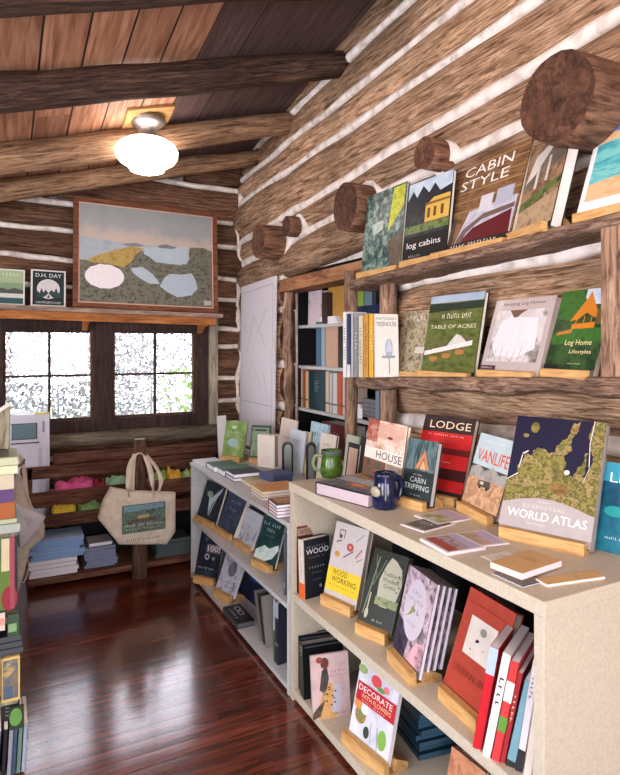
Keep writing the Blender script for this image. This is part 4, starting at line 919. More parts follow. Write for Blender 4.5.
face_book('white HOW TO BUILD A TREEHOUSE book on the second wall shelf', (375, 372), (399, 372), (375.5, 314), ms, .012, solid('d6d3cd', .4),
    [('t', 'HOW TO BUILD A', .5, .93, .85, .04, '3c3c3c'), ('t', 'TREEHOUSE', .5, .84, .85, .07, '2c2c2c'), ('e', .6, .45, .16, .16, '9aa3b5'), ('p', [(.3, .3), (.85, .3), (.85, .34), (.3, .34)], '8b8fa0'), ('l', .6, .05, .6, .3, .006, '8a8f8f'), ('p', [(.45, .4), (.6, .62), (.78, .4)], 'b8bccb')], XL=1.605, XR=1.72, zoff=.0, lean=3)
face_book('stone and plant patterned book half hidden behind the green meadow table book', (394, 364), (424, 364), (404, 312), ms, .015, solid('5f6048'),
    [('r', 0, 0, 1, 1, mottle(['3c4030', '7a7560', 'b7a78b', '5b5a42', 'a08468'], 24)), ('t', 'Rustic', .5, .88, .7, .1, 'c9c6c4'), ('r', .6, .3, 1, .4, 'c9c3bd')],
    stnd='pale wooden wedge stand with a price slip under the stone patterned book', XL=1.75, XR=1.745, zoff=.03)
face_book('green meadow book with a long white dining table on its cover', (421, 364), (474, 364), (432, 297), ms, .022, solid('1f211e', .3),
    [('r', 0, 0, 1, 1, mottle(['37421f', '4f5a2c', '666e3a', '434d24'], 18, .3, (1, 1, 2.5))), ('r', 0, .9, 1, 1, mottle(['8aa0b8', 'a9b9c9'], 6)), ('p', [(0, .78), (0, .9), (.5, .88), (1, .9), (1, .8), (.4, .79)], mottle(['1f2b22', '2f3d2b'], 30)),
     ('t', 'An Outdoor Feast', .55, .72, .55, .07, 'e6e2cf'), ('t', 'TABLE OF ACRES', .5, .58, .85, .05, 'dcd9bf'), ('p', [(.02, .2), (.02, .26), (.9, .4), (.9, .34)], 'e3d6d6'), ('p', [(.45, .33), (.6, .48), (.68, .46), (.8, .38)], 'c9c5c2')] +
     [('e', x, z, .08, .035, 'a8763f') for x, z in ((.22, .16), (.46, .2), (.7, .25))] + [('l', x, z, x+.0, z+.08, .003, 'a8763f') for x, z in ((.15, .14), (.29, .14), (.39, .18), (.53, .19), (.63, .23), (.77, .25))] + [('e', x, z, .03, .03, '6b5a4a') for x, z in ((.15, .3), (.25, .34), (.36, .34), (.86, .42))],
    stnd='long wooden stand under the green meadow book', XL=1.74, XR=1.735, zoff=.03)
face_book('silver-white book titled log homes with a shiny pale picture, on the second wall shelf', (480, 365), (539, 368), (497, 301), ms, .03, solid('b3a6a4', .15),
    [('r', .0, .0, 1, 1, solid('b5a9a7', .12)), ('t', 'Amazing Log Homes', .5, .925, .7, .06, '2c2a2b'), ('r', .08, .12, .92, .84, mottle(['5b5350', '8f8a88', 'd2cdd0', 'bdb6b8', 'e4e0e6'], 7, .1)), ('p', [(.3, .84), (.42, .7), (.5, .78), (.6, .84)], '6b4f3c'), ('p', [(.12, .35), (.2, .7), (.45, .74), (.8, .72), (.85, .3), (.6, .18), (.2, .2)], solid('dcd9de', .08))] +  # the last pale patch is window glare painted into the cover
    [('l', .12+.1*k, .13, .1+.11*k, .27+.03*(k % 3), .0015, '3a3a36') for k in range(8)] + [('r', .0, .0, .28, .06, '4c3138'), ('t', 'COLLECTED', .13, .03, .2, .025, WH)],
    stnd='wooden wedge stand under the silver log homes book', XL=1.74, XR=1.72, zoff=.03, page=solid('c9bcb5'), hard=True)
face_book('green book with an orange timber lookout, Log Home Lifestyles, beside the right post', (544, 367), (594, 370), (564, 292), ms, .022, solid('5d5a4a', .35),
    [('r', 0, 0, 1, 1, mottle(['0e2013', '1f3a1e', '35552a', '162c18'], 16, .3)), ('r', .5, .8, 1, 1, SKY), ('p', [(0, .65), (0, 1), (.4, 1), (.55, .85), (.3, .6)], mottle(['1c3a1c', '3c6a2a', '2a4f22'], 40)), ('p', [(.0, .44), (.35, .5), (.75, .52), (1, .5), (1, .34), (0, .3)], mottle(['264f20', '3a6a2a', '1f421c'], 14)),
     ('p', [(.3, .6), (.55, .88), (.6, .97), (.68, .86), (.88, .62), (.75, .64), (.6, .7), (.45, .62)], 'c47a26'), ('p', [(.36, .5), (.36, .56), (.8, .58), (.8, .51)], 'c97a24'), ('l', .42, .54, .44, .64, .004, 'c47a28'), ('l', .58, .54, .58, .66, .004, 'c47a28'), ('l', .72, .55, .72, .64, .004, 'c47a28'), ('p', [(.1, .46), (.4, .5), (.4, .45), (.1, .42)], 'b07432'), ('r', .8, .55, 1, .75, mottle(['6d4f2c', '4a5a2a'], 30)),
     ('t', 'Log Home', .58, .32, .52, .085, 'e8d9a0'), ('t', 'Lifestyles', .66, .21, .42, .06, 'e8d9a0'), ('t', 'SECOND EDITION', .6, .07, .25, .02, 'c9c39a'), ('r', .0, .0, .3, .05, '1a1a1a')],
    stnd='wooden wedge stand under the green Log Home Lifestyles book', XL=1.735, XR=1.705, zoff=.03, page=solid('c6b9aa'), hard=False)
# ================================================================== ON THE TALL CREAM BOOKCASE
face_book('red and white TINY HOUSE book behind the blue mug', (362, 474), (400, 489), (369.5, 418), RT, .02, solid('6b4a3e', .35),
    [('r', 0, 0, 1, 1, mottle(['b07a66', 'd7b7a4', 'e6d3c3', '8a4434'], 9)), ('r', .0, .62, .3, 1, mottle(['7a3428', 'a34e3c', 'd6c4b4'], 18)), ('p', [(.3, .7), (.3, .97), (.97, .97), (.97, .8), (.8, .7)], mottle(['e1bfae', 'c99c88', 'ead5c9'], 10)), ('e', .62, .74, .07, .025, '7a2f28'), ('r', 0, .33, 1, .52, 'e4ddd4'), ('t', 'TINY', .76, .56, .44, .1, 'ece6df'), ('t', 'HOUSE', .64, .425, .64, .13, '2a2626'), ('r', 0, .0, .6, .32, mottle(['2c2a26', '5b5a4a', '8c4a3a', '3a4a35'], 16)), ('r', .62, .0, 1, .32, mottle(['5a4c44', 'a08d80', '2c2826'], 16))],
    stnd='wooden stand under the TINY HOUSE book', zoff=.036)
face_book('small black CABIN TRIPPING book with a glowing A-frame cabin', (400.5, 494.5), (430, 502.5), (409, 437.5), RT, .028, mottle(['1c2426', '232c2e'], 9, .35),
    [('r', 0, .45, 1, 1, mottle(['1d2a2c', '33474a', '5b7276', '273638'], 22, .35, (3, 1, .6))), ('r', 0, 0, 1, .47, mottle(['1a2224', '232d2f'], 12)), ('p', [(.35, .5), (.62, .84), (.82, .5), (.72, .5), (.62, .7), (.48, .5)], 'b5734e'), ('p', [(.52, .5), (.62, .66), (.7, .5)], 'd9a06a'), ('t', 'THE GREAT', .5, .4, .3, .03, 'c8cdca'), ('t', 'CABIN', .52, .31, .52, .09, 'b9c4c2'), ('t', 'TRIPPING', .5, .19, .82, .09, 'b9c4c2'), ('t', 'JJ EGGERS', .5, .06, .35, .03, '9aa5a5')],
    stnd='wooden stand under the CABIN TRIPPING book', zoff=.036, page=solid('b9b3b0'))
face_book('tall black and red plaid LODGE book', (410, 487), (461, 498), (426, 414), RT, .03, solid('231f20', .35),
    [('r', 0, 0, 1, 1, mottle(['241c1d', '3a2a2b'], 14)), ('r', 0, .58, 1, .78, mottle(['a81f22', 'c22a2b'], 20)), ('r', .38, .32, 1, .5, mottle(['a81f22', 'c42c2c'], 20)), ('r', 0, .04, 1, .18, mottle(['a81f22', 'b82627'], 20)), ('r', 0, .32, .38, .5, '5e1c1e'), ('r', .38, .5, 1, .58, '5e1c1e'), ('r', .38, .18, 1, .32, '3e1c1e'), ('t', 'LODGE', .54, .88, .8, .1, 'dcc4a4'), ('t', 'AN INDOORSY TOUR OF', .5, .745, .7, .02, 'e4cfc3'), ('t', 'CAMP AND CABIN', .5, .4, .4, .02, 'e4cfc3')],
    XL=None, stnd='wooden stand under the LODGE book', zoff=.036)
face_book('sand and sky coloured VANLIFE book with a camper van', (462, 499.5), (496.5, 517), (481.5, 432.5), RT, .022, solid('4c4441', .35),
    [('r', 0, .55, 1, 1, mottle(['a3bcc4', 'b9ccd0', '9fb6bc'], 6)), ('p', [(0, .3), (0, .5), (.2, .56), (.4, .5), (.6, .58), (.8, .5), (1, .55), (1, .3)], mottle(['8b8f8c', 'a7a49c', '71736f'], 16)), ('r', 0, 0, 1, .38, mottle(['b98f6d', 'd3ab86', 'a67b5b', 'e0bd98'], 26)), ('p', [(.3, .28), (.32, .36), (.62, .38), (.66, .28)], '4f4a44'), ('r', .36, .31, .46, .35, 'c9c4b8'), ('e', .38, .27, .035, .02, BK), ('e', .58, .27, .035, .02, BK), ('l', .7, .2, .74, .3, .004, '3c3630'), ('t', 'VANLIFE', .52, .7, .86, .17, 'd65a46'), ('t', 'A LIFE ON WHEELS', .5, .91, .6, .025, 'e9ecec')],
    stnd='wedge shaped wooden stand under the VANLIFE book', zoff=.036, page=solid('d8d0d0'))
LANDM = mottle(['2e2f18', '5c5a2c', '8a8045', '474720', '9a8a5a', '6b4f30', '3a3a1c'], 26, .35, detail=9)
face_book('large ESSENTIAL WORLD ATLAS with a satellite coast map cover', (499, 523.5), (591.5, 543), (518, 415.5), RT, .035, solid('8d8686', .35),
    [('r', 0, 0, 1, 1, '171430'),
     ('P', [(0, .27), (0, .4), (.12, .47), (.1, .54), (.16, .66), (.24, .64), (.3, .72), (.42, .68), (.5, .7), (.62, .86), (.66, .97), (.74, .985), (.72, .9), (.66, .82), (.68, .74), (.6, .66), (.64, .6), (.62, .52), (.72, .5), (.78, .56), (.86, .5), (.9, .62), (.87, .8), (.89, 1), (1, 1), (1, 0), (0, 0)], LANDM),
     ('P', [(.74, .5), (.76, .58), (.82, .72), (.86, .72), (.85, .62), (.8, .5), (.77, .44)], LANDM), ('P', [(.66, .58), (.68, .7), (.72, .76), (.78, .72), (.72, .58), (.66, .5)], '171430'), ('e', .235, .9, .05, .05, LANDM), ('e', .14, .82, .035, .02, LANDM), ('l', .0, .4, .12, .47, .003, 'd2cfd0'), ('l', .12, .52, .14, .64, .003, 'd2cfd0'), ('l', .14, .65, .2, .68, .004, 'd8d6d8'), ('l', .88, .6, .86, .8, .0025, 'd2cfd0'), ('l', .86, .8, .88, 1, .0025, 'd2cfd0'), ('l', .89, .6, .84, .46, .002, 'b9b6b0'),
     ('e', .5, .55, .12, .06, mottle(['a3955c', '6f6638', '4a4a24'], 40)), ('e', .66, .53, .03, .02, 'd8d3c8'), ('e', .6, .38, .1, .05, mottle(['6b4a30', '8a6a3c', '4a4020'], 40)),
     ('p', [(0, 0), (0, .2)] + [(x/12, .2+.078*math.sin(math.pi*x/12*1.02)) for x in range(1, 12)] + [(1, .2), (1, 0)], solid('a39b9b', .4)),
     ('t', 'OXFORD', .48, .248, .14, .014, 'd8d3d0'), ('t', 'ESSENTIAL', .48, .2, .48, .03, 'bdb6b3'), ('t', 'WORLD ATLAS', .51, .125, .86, .07, 'efecea'), ('t', 'TENTH EDITION', .42, .055, .2, .014, 'd8d3d0')],
    stnd='long wooden stand under the world atlas', zoff=.037, page=solid('a09a98'), inset=.012)
face_book('teal underwater book cut by the right edge, right of the world atlas', (594.5, 549), (640, 560), (606, 461.5), RT, .02, solid('10314a', .35),
    [('r', 0, 0, 1, 1, mottle(['0e2f46', '15506b', '1f7288', '124058'], 7)), ('r', 0, .78, 1, 1, mottle(['2f86a3', '3c9bb3'], 6)), ('t', 'LIFE', .5, .83, .7, .11, 'dfe9ec'), ('t', 'Hannah Reed', .45, .16, .5, .03, 'dfe9ec'), ('e', .35, .45, .25, .06, mottle(['1f8a8c', '2fa09a'], 20))], zoff=.0)
# flat things on the top
def card(label, A, B, Cc, t, art, cover='dcd6da', cat='postcard', name='postcard', page=None, zb=None, hard=False, group=None, **k):
    return flat_book(label, A, B, Cc, zb or RT, t, C(cover), art, page=page or solid('e3dee6'), hard=hard, name=name, cat=cat, group=group, **k)
ph = lambda *c: mottle(list(c), 30, .35)
card('photo postcard with green hills, back left of the four cards', (414, 515), (438, 524.5), (444, 508), .004, [('r', .06, .08, .94, .92, ph('7d8a5a', 'a9ad7c', 'c9c3d6')), ('r', .06, .6, .94, .92, 'b7a9c4')])
card('dark photo postcard with white lettering, front left of the four cards', (400, 524), (424, 532), (424, 514), .003, [('r', .05, .08, .95, .92, ph('2c2c2a', '5a5852', '8a8880')), ('t', 'LAKE', .5, .5, .4, .25, 'e2dede')])
card('photo postcard with a red barn field, front middle of the four cards', (420, 538), (447, 553), (449, 529), .008, [('r', .06, .08, .94, .92, ph('8a6a62', 'b3a0a8', '55524c')), ('r', .06, .08, .94, .35, ph('8a3a32', 'a35a4a')), ('r', .06, .66, .94, .92, 'a9a6c2')])
card('photo postcard with a pink sky dune, back right of the four cards', (451, 533.5), (475, 547), (478, 527), .004, [('r', .06, .08, .94, .92, ph('7a8a62', 'b59a8a', 'c4a9b2')), ('r', .06, .6, .94, .92, 'b0a6cc')])
card('white card with small black drawings beside the tan notebooks', (481, 556), (505, 567), (497, 547), .0016, [('t', 'o~ oo', .5, .6, .6, .14, '2c2a2a'), ('t', 'ooo', .5, .35, .4, .1, '5a5654')], cover='d6cfc8', name='greeting_card', cat='card')
card('dark thin booklet under the left tan notebook', (492, 573), (523, 587), (505, 563), .003, [], cover='5c5853', name='booklet', cat='booklet')
card('left tan kraft notebook with white page edge, the larger of the pair', (490, 561.5), (522, 573.5), (531, 550), .018, [('l', .25, .62, .75, .62, .003, '7a5a35'), ('l', .25, .55, .75, .55, .002, '7a5a35'), ('l', .3, .7, .7, .7, .001, '8a6a45')], cover='c39a66', name='notebook', cat='notebook', zb=RT+.004, page=solid('e0d8e2'))
card('right tan kraft notebook with a small stamped word', (535.5, 578), (547, 584.5), (578, 563), .008, [('t', 'notes', .5, .6, .35, .06, '6d4f30')], cover='c7a06c', name='notebook', cat='notebook', page=solid('e0d8e2'))
flat_book('thick black book with an orange sun picture lying by the green mug', (315.5, 482), (368, 495), (336, 472), RT, .05, solid('1d1b1d', .3), [('r', .02, .05, .98, .95, ph('2a2a30', '5a6472', '9aa3ad')), ('r', .02, .55, .98, .95, ph('8b98a3', 'b5bdc4')), ('e', .55, .42, .2, .14, 'b5694a'), ('e', .55, .42, .12, .07, 'd9a080')], hard=True, page=solid('b9a9b0'))
def mug(label, u, vt, vb, wpx, z, prof, mt, hdir, hmt=None, rim=None, spot=None, hr=.008):
    p = pz(u, vb, z); d = p.x*SN+p.y*CS; d2 = d+wpx*d/F/2; p = O+ray(u, vb)*d2; p.z = z
    H = (vb-vt)*d/F*.97; R = wpx*d/F/2; r = empty('mug', p, label, 'mug'); m = MB()
    m.lathe([(R*a, H*b) for a, b in prof]+[(R*prof[-1][0]*.9, H), (R*prof[-1][0]*.85, H*.93), (R*.8, H*.3), (0, H*.1)], mt, n=32); m.build('body', r)
    a = hdir; dv = Vector((math.cos(a), math.sin(a), 0)); m = MB()
    m.tube(smooth_path([dv*R*.85+Z3*H*.78, dv*R*1.35+Z3*H*.8, dv*R*1.62+Z3*H*.55, dv*R*1.4+Z3*H*.28, dv*R*.85+Z3*H*.2], 6), hr, hmt or mt, n=10); m.build('handle', r)
    if rim:
        m = MB(); m.lathe([(R*prof[-1][0]*1.02, H*.86), (R*prof[-1][0]*1.045, H*.94), (R*prof[-1][0]*1.03, H*1.01), (R*prof[-1][0]*.9, H*1.012)], rim, n=32); m.build('glazed_rim', r)
    if spot:
        m = MB(); m.lathe([(0, 0), (.022, .001), (.026, .004), (.02, .009), (0, .011)], spot, n=16); o = m.build('thumb_spot', r)
        dd = Vector((-CS, SN, 0)).normalized()*.8+Vector((-SN, -CS, 0))*.55; dd.normalize(); o.matrix_local = Matrix.Translation(dd*R*.93+Z3*H*.5) @ dd.to_track_quat('Z', 'Y').to_matrix().to_4x4() @ Matrix.Diagonal((1.1, .8, 1, 1))
    return r
away_l = math.atan2(SN, -CS)
mug('speckled green pottery mug with a dark rim', 331.5, 451.5, 479, 23, RT, [(0, 0), (.86, 0), (.98, .12), (1.0, .3), (.93, .55), (.84, .75), (.86, .9), (.92, 1)], mottle(['2a4214', '3d5c1c', '56772a'], 60, .2), away_l, hmt=mottle(['5a6b45', '8b9a78'], 40, .3), rim=mottle(['2c3c33', '55685c'], 40, .25))
mug('dark cobalt blue pottery mug with a cream spot', 385, 474, 511, 25, RT, [(0, 0), (.93, 0), (1.04, .1), (1.05, .3), (.98, .5), (.9, .7), (.84, .84), (.93, 1)], mottle(['090d24', '10173a', '1b2350'], 20, .12), math.atan2(-SN, CS)+.5, rim=mottle(['0c1028', '1c2347'], 30, .15), spot=solid('a39a86', .3), hr=.013)
# ================================================================== INSIDE THE TALL BOOKCASE, MIDDLE SHELF
face_book('dark red woodworking book standing behind, left end of the cream bookcase middle shelf', (299, 593), (336, 584), (292, 527), RM, .03, mottle(['4a1f1d', '6b302c', '8a4a40'], 30),
    [('r', 0, .86, 1, .97, 'a58a7c'), ('t', 'WOODWORK', .5, .915, .9, .07, '5a201c')], zoff=.0, XL=1.19, XR=1.39, lean=3, w=.19, spine=solid('3a1d1c'))
face_book('black book lettered WOOD with a cream and orange spine, left end of the middle shelf', (305, 599), (331, 590), (301, 541), RM, .045, solid('1a1d25', .35),
    [('t', 'REVEREND', .5, .87, .75, .035, '7f8896'), ('t', 'WOOD', .52, .79, .86, .09, 'd9dde2'), ('t', 'CARVING IN', .5, .69, .6, .03, '757f8c'), ('t', 'DESIGN', .5, .52, .6, .035, 'a5adb6'), ('t', 'FINDING', .5, .42, .4, .025, '757f8c'), ('t', 'KNIVES', .5, .3, .35, .025, '757f8c'), ('e', .6, .18, .05, .03, '8a8f96')],
    zoff=.0, XL=1.185, XR=1.325, lean=3, spine=solid('cfc6b8', .4), spine_art=[('b', 0, .26, 'd9622c'), ('t', 'SPOON CARVING', .62, .5, .3, '8a7f74')])
face_book('WOODWORKING book with tool drawings and a yellow panel', (324, 591.5), (356.5, 606), (337, 520.5), RM, .03, solid('b5aba8', .4),
    [('r', 0, 0, 1, 1, 'bdb3b2'), ('r', .0, .06, 1, .37, 'd9bc2e'), ('t', 'WOOD', .38, .32, .45, .075, '3a2f22'), ('t', 'WORKING', .52, .225, .74, .075, '3a2f22'), ('t', 'THE COMPLETE BEGINNERS GUIDE', .5, .14, .8, .02, '5a4c2c'), ('l', .18, .9, .34, .9, .004, '3c3c3c'), ('l', .18, .9, .18, .8, .004, '3c3c3c'), ('l', .34, .9, .32, .78, .004, '3c3c3c'), ('e', .22, .81, .05, .03, '4c4c50'), ('e', .55, .7, .1, .055, 'a34a44'), ('e', .55, .7, .04, .022, 'c98a80'), ('e', .2, .56, .08, .04, 'b98a3c'), ('e', .62, .88, .06, .04, 'b0b5b0'), ('l', .4, .54, .66, .66, .005, '4a4f5c'), ('l', .75, .58, .9, .72, .005, '8a4a44'), ('l', .8, .54, .94, .6, .004, 'a3605a'), ('l', .12, .72, .28, .76, .005, '3c4450'), ('l', .7, .8, .9, .92, .004, '7a8a94')],
    stnd='wooden stand under the WOODWORKING book', zoff=.045, page=solid('a59a8a'), inset=.008)
BL_ = mottle(['2a2a2c', '5b5658', 'a38f9a', 'c9b5c0', '3c3a3a'], 24)
face_book('black Traditional Woodland Crafts book with a cream tree panel', (357.5, 618.5), (392, 633), (375.5, 547.5), RM, .03, mottle(['1c221a', '3c4632', '55603f'], 20, .35),
    [('r', 0, 0, 1, 1, mottle(['0f110b', '1f2318', '171a12'], 16)), ('p', [(.38, .32), (.34, .6), (.45, .82), (.55, .93), (.7, .9), (.9, .8), (.97, .6), (.9, .35), (.7, .26), (.5, .26)], 'a8a590'), ('t', 'Traditional', .66, .7, .5, .055, '33382c'), ('t', 'Woodland', .66, .62, .46, .055, '33382c'), ('t', 'Crafts', .66, .54, .34, .055, '33382c'), ('l', .1, .1, .22, .9, .006, '6b7358'), ('l', .2, .5, .42, .88, .005, '59614a'), ('l', .25, .6, .12, .92, .004, '59614a'), ('r', .35, .27, .98, .38, mottle(['4c5a34', '8a9464', '2c331f'], 50)), ('e', .2, .12, .05, .07, 'a9a48c'), ('l', .2, .15, .2, .4, .006, 'a9a48c'), ('t', 'Ray Taber', .55, .06, .3, .03, 'b5b2a5')] + [('e', .88+.04*math.sin(k*2), .5+.07*k, .02, .012, '1c2018') for k in range(6)],
    stnd='wooden stand under the woodland crafts book', zoff=.045, page=solid('7c8460'))
fl = [('r', 0, 0, 1, 1, BL_), ('p', [(.5, .0), (.95, .0), (.97, .3), (.7, .25)], mottle(['c48a9c', 'd9a9b5', '4a3a3f'], 20)), ('p', [(0, 0), (.4, 0), (.5, .3), (0, .4)], mottle(['1c1a22', '3a3444', '55506a'], 30)), ('e', .48, .57, .36, .35, solid('c3bac6', .4)), ('t', 'Slow', .48, .76, .3, .06, '8a8496'), ('t', 'Botanical', .48, .67, .5, .05, '8a8496'), ('t', 'ART', .52, .57, .3, .07, '77718a'), ('p', [(.3, .48), (.42, .58), (.45, .66), (.47, .55), (.4, .5), (.2, .42)], '8a9a3c'), ('t', 'in wood', .48, .4, .3, .03, '9a94a4')]
for k in range(4):
    o_ = 6.5*k
    face_book(['flowered book with a pale oval on its cover, front one of four copies', 'second copy of the flowered book, only its page edge showing', 'third copy of the flowered book, only its page edge showing', 'rearmost copy of the flowered book, nearest the red book'][k], (393+o_*.95, 645-k*1.0), (419.5+o_, 674-k*1.5), (406+o_, 564+k*1.5), RM, .013, solid('55505a', .4), fl if k == 0 else [('r', 0, 0, 1, 1, BL_)], zoff=.045, page=solid('dcd8e6', .6), lean=13, hard=False,
        stnd='wooden stand under the flowered books' if k == 0 else None)
face_book('red book with a square cream panel and a bee drawing', (443.5, 681), (487, 720), (471, 586.5), RM, .03, solid('8f3328', .45),
    [('r', 0, 0, 1, 1, mottle(['9a3a2c', 'a84434'], 30)), ('r', .2, .38, .78, .76, mottle(['c9c0b6', 'd6cfc6'], 20)), ('e', .52, .66, .07, .04, '8a857c'), ('e', .45, .56, .035, .012, BK), ('e', .43, .545, .03, .008, BK), ('e', .6, .5, .015, .008, '8a857c'), ('e', .35, .45, .02, .01, '8a857c'), ('t', 'THE GENTLE WORLD OF', .5, .88, .8, .025, '7a2c22'), ('t', 'URBAN BEE', .5, .22, .8, .07, '7d2c20')],
    stnd='long wooden stand under the red bee book', zoff=.045, page=solid('9a9688'))
# spine-out books, right end of the middle shelf
def lean_book(label, uB, vB, uB2, uT, vT, z, depth, exv, col, sa=None, page=None, hard=False, dy=0, spine=None):
    P = pz(uB, vB, z); ex = Vector(exv).normalized(); r = ray(uB2, 300)
    # thickness: P + s*ex on the ray column of uB2
    A = Matrix(((ex.x, -r.x), (ex.y, -r.y))); s = A.inverted() @ Vector((O.x-P.x, O.y-P.y)); t = abs(s[0])
    a, b = solve_top(P, uT, vT, (Z3, ex)); L = math.hypot(a, b); ln = math.degrees(math.atan2(b, a))
    print('LEAN %-50s t %.3f h %.2f lean %.0f at %.2f %.2f' % (label[:50], t, L, ln, P.x, P.y))
    ln = max(-25, min(25, ln, math.degrees(math.asin(max(0, min(1, (P.y-t-1.068)/L))))))
    return spine_book(label, P, ex, t, L, depth, C(col), lean=ln, spine_art=sa, page=page, hard=hard, spine=spine)
EXR = (.55, -1, 0)
for a in [('bright red spine with a pale blue top, right beside the bee book', 472.5, 747, 481, 490, 646, 'b8202a', [('b', .74, 1, 'a3b4cc')]),
          ('white spine with dark lettering, second of the leaning books right of the bee book', 482, 755, 490, 503, 652, 'd8d4da', [('t', 'BEES', .62, .3, .5, '2c2a30'), ('e', 0, 0, 0)][:1]),
          ('colourful white spine with green and red shapes, third of the leaning books', 491, 759, 499, 511, 660, 'c23a3c', [('b', .3, .45, '5a8a3c'), ('b', .6, .8, 'e2dcd4')]),
          ('dark red spine, between the colourful one and the teal one', 499.8, 762, 504.5, 518, 672, '9a2a30', [('t', 'HONEY', .6, .3, .5, 'd9c4a9')]),
          ('teal grey spine among the leaning books on the right', 505.5, 765, 514, 525, 679, '6f97a5', [('b', 0, .08, '2c2c2c')]),
          ('white spine right of the teal one', 515, 770, 522, 533, 660, 'd0ccd2', [('t', 'BIRDS', .75, .2, .5, '5a5a60'), ('b', 0, .2, '2c2c30')]),
          ('thin cream spine with a blue patch, second from the right end', 523, 775, 531, 540, 667, 'd6cdc0', [('b', .85, .93, '44608a')]),
          ('pale lilac spine at the far right end of the middle shelf', 532, 781, 540, 546, 670, 'd3cede', None)]:
    lean_book(a[0], a[1], a[2], a[3], a[4], a[5], RM, .19, EXR, a[6], a[7], page=PAPERW)
# cover showing behind them
face_book('white book with HOME lettering peeking over the leaning books', (500, 700), (548, 716), (505, 657), RM, .012, solid('cfc8cc', .4), [('t', 'HONEY', .75, .86, .4, .06, '8a2c3c'), ('e', .2, .88, .1, .04, 'a9b9cc'), ('r', .55, .78, 1, .92, '8a2c3c'), ('t', 'HOME', .78, .85, .3, .06, WH)], XL=1.40, XR=1.40, zoff=0, lean=8)
# ================================================================== BOTTOM SHELF OF THE TALL BOOKCASE
for k, (lab, L_, R_, T_, xl, xr) in enumerate([('tall black book with a white ST on its spine, bottom shelf of the cream bookcase', (304, 712), (346, 704), (297, 645), 1.175, 1.37), ('black book behind the ST book, bottom shelf of the cream bookcase', (300, 708), (345, 700), (294, 636), 1.19, 1.40)]):
    face_book(lab, L_, R_, T_, RB, [.05, .03][k], solid(['15161a', '0f1013'][k], .3), [('r', .05, .93, .95, .95, '5a5a5e')], XL=xl, XR=xr, zoff=0, lean=5, w=.19, spine_art=[('t', 'ST', .88, .12, .55, 'c9ccd0'), ('t', 'I', .76, .05, .5, 'c9ccd0')] if k == 0 else None, page=solid('8a8686'))
face_book('pink book with a large bird drawing leaning against black books', (313, 721), (351, 714), (305.5, 656.5), RB, .014, solid('b9a09c', .4),
    [('r', 0, 0, 1, 1, mottle(['c2a6a4', 'ccb3b3', 'b99f9b'], 10)), ('p', [(.15, .0), (.2, .25), (.35, .5), (.5, .55), (.62, .4), (.7, .1), (.6, .0)], mottle(['b58a55', 'cfa36a', '9a7448'], 26)), ('p', [(.5, .08), (.6, .52), (.75, .5), (.8, .3), (.72, .08)], 'b7b4c2'), ('p', [(.2, .45), (.28, .75), (.42, .8), (.46, .62), (.4, .45), (.3, .4)], mottle(['33302f', '5a5450'], 30)), ('e', .36, .86, .11, .09, mottle(['8a4a3c', '5a3430', 'a8685a'], 40)), ('e', .22, .92, .09, .05, mottle(['7a3c34', 'a3584c'], 40)), ('p', [(0, 0), (0, .1), (.15, .2), (.35, .3), (.2, .05)], mottle(['2f2b28', '6b5c4a'], 30)), ('t', 'WHAT IT IS', .72, .72, .42, .04, 'a5424a'), ('t', 'LIKE TO BE A BIRD', .72, .65, .46, .035, 'a5424a'), ('t', 'DAVID SIBLEY', .72, .06, .36, .028, '6a4c52')] + [('e', .5+.12*math.sin(k*2.3), .2+.035*k, .025, .014, '33302f') for k in range(9)],
    zoff=.0, lean=9)
face_book('DECORATE WITH FLOWERS book with a red title band', (349, 729), (388, 761.5), (361.5, 659.5), RB, .018, solid('c9c6c8', .4),
    [('r', 0, 0, 1, 1, mottle(['a9acb8', 'c6c8d0', 'dcdce2'], 8)), ('e', .6, .88, .26, .16, 'b8bccb'), ('e', .4, .25, .24, .2, 'c9cbd4'), ('e', .22, .3, .14, .12, mottle(['9aa38a', '6b7a50', 'c9873c'], 30)), ('e', .12, .42, .1, .07, 'd08a45'), ('e', .3, .4, .09, .07, 'e3e0dc'), ('e', .46, .85, .13, .08, 'c4484c'), ('e', .72, .82, .07, .05, 'd9707c'), ('e', .6, .78, .1, .035, '5c8a45'), ('e', .1, .9, .12, .06, '8aa06a'), ('e', .8, .18, .1, .13, '7aa84c'), ('e', .14, .72, .09, .05, 'e0dfe0'), ('e', .42, .13, .07, .08, '38443c'), ('l', .72, .0, .66, .3, .004, '8a8fa3'), ('l', .55, .02, .5, .3, .004, '9a9fb0'),
     ('r', .04, .47, 1, .73, 'b02430'), ('t', 'DECORATE', .5, .655, .84, .08, 'f0e9e2'), ('t', 'WITH FLOWERS', .54, .56, .74, .06, 'e2c89a'), ('t', 'HOLLY BECKER', .5, .5, .6, .02, 'd9b9b0')],
    stnd='wooden stand under the DECORATE WITH FLOWERS book', zoff=.05, page=solid('dedbe0'), hard=False, inset=-.012)
p0 = pz(409, 764, RB); rnd = random.Random(4); z = RB
for i in range(9):
    a = .55+rnd.uniform(-.05, .05); ex = Vector((math.cos(-a), math.sin(-a), 0)) ; ex = Vector((1, -.12+rnd.uniform(-.04, .04), 0)).normalized(); up = Z3.cross(ex)
    P = Vector((1.385+rnd.uniform(-.01, .01), 1.80+rnd.uniform(-.01, .01), z+.021))
    book('dark teal-blue book, '+ORD[i]+' up in the flat stack on the bottom shelf' if i else 'dark teal-blue book, lowest in the flat stack on the bottom shelf', frame(P, ex, -Z3, up), .26, .2, .0205, solid(['16303c', '1d3a4a', '142a38'][i % 3], .35), [('r', .2, .2, .9, .9, '1f4a50')] if i == 8 else [], solid('3a5a70'), False); z += .0213
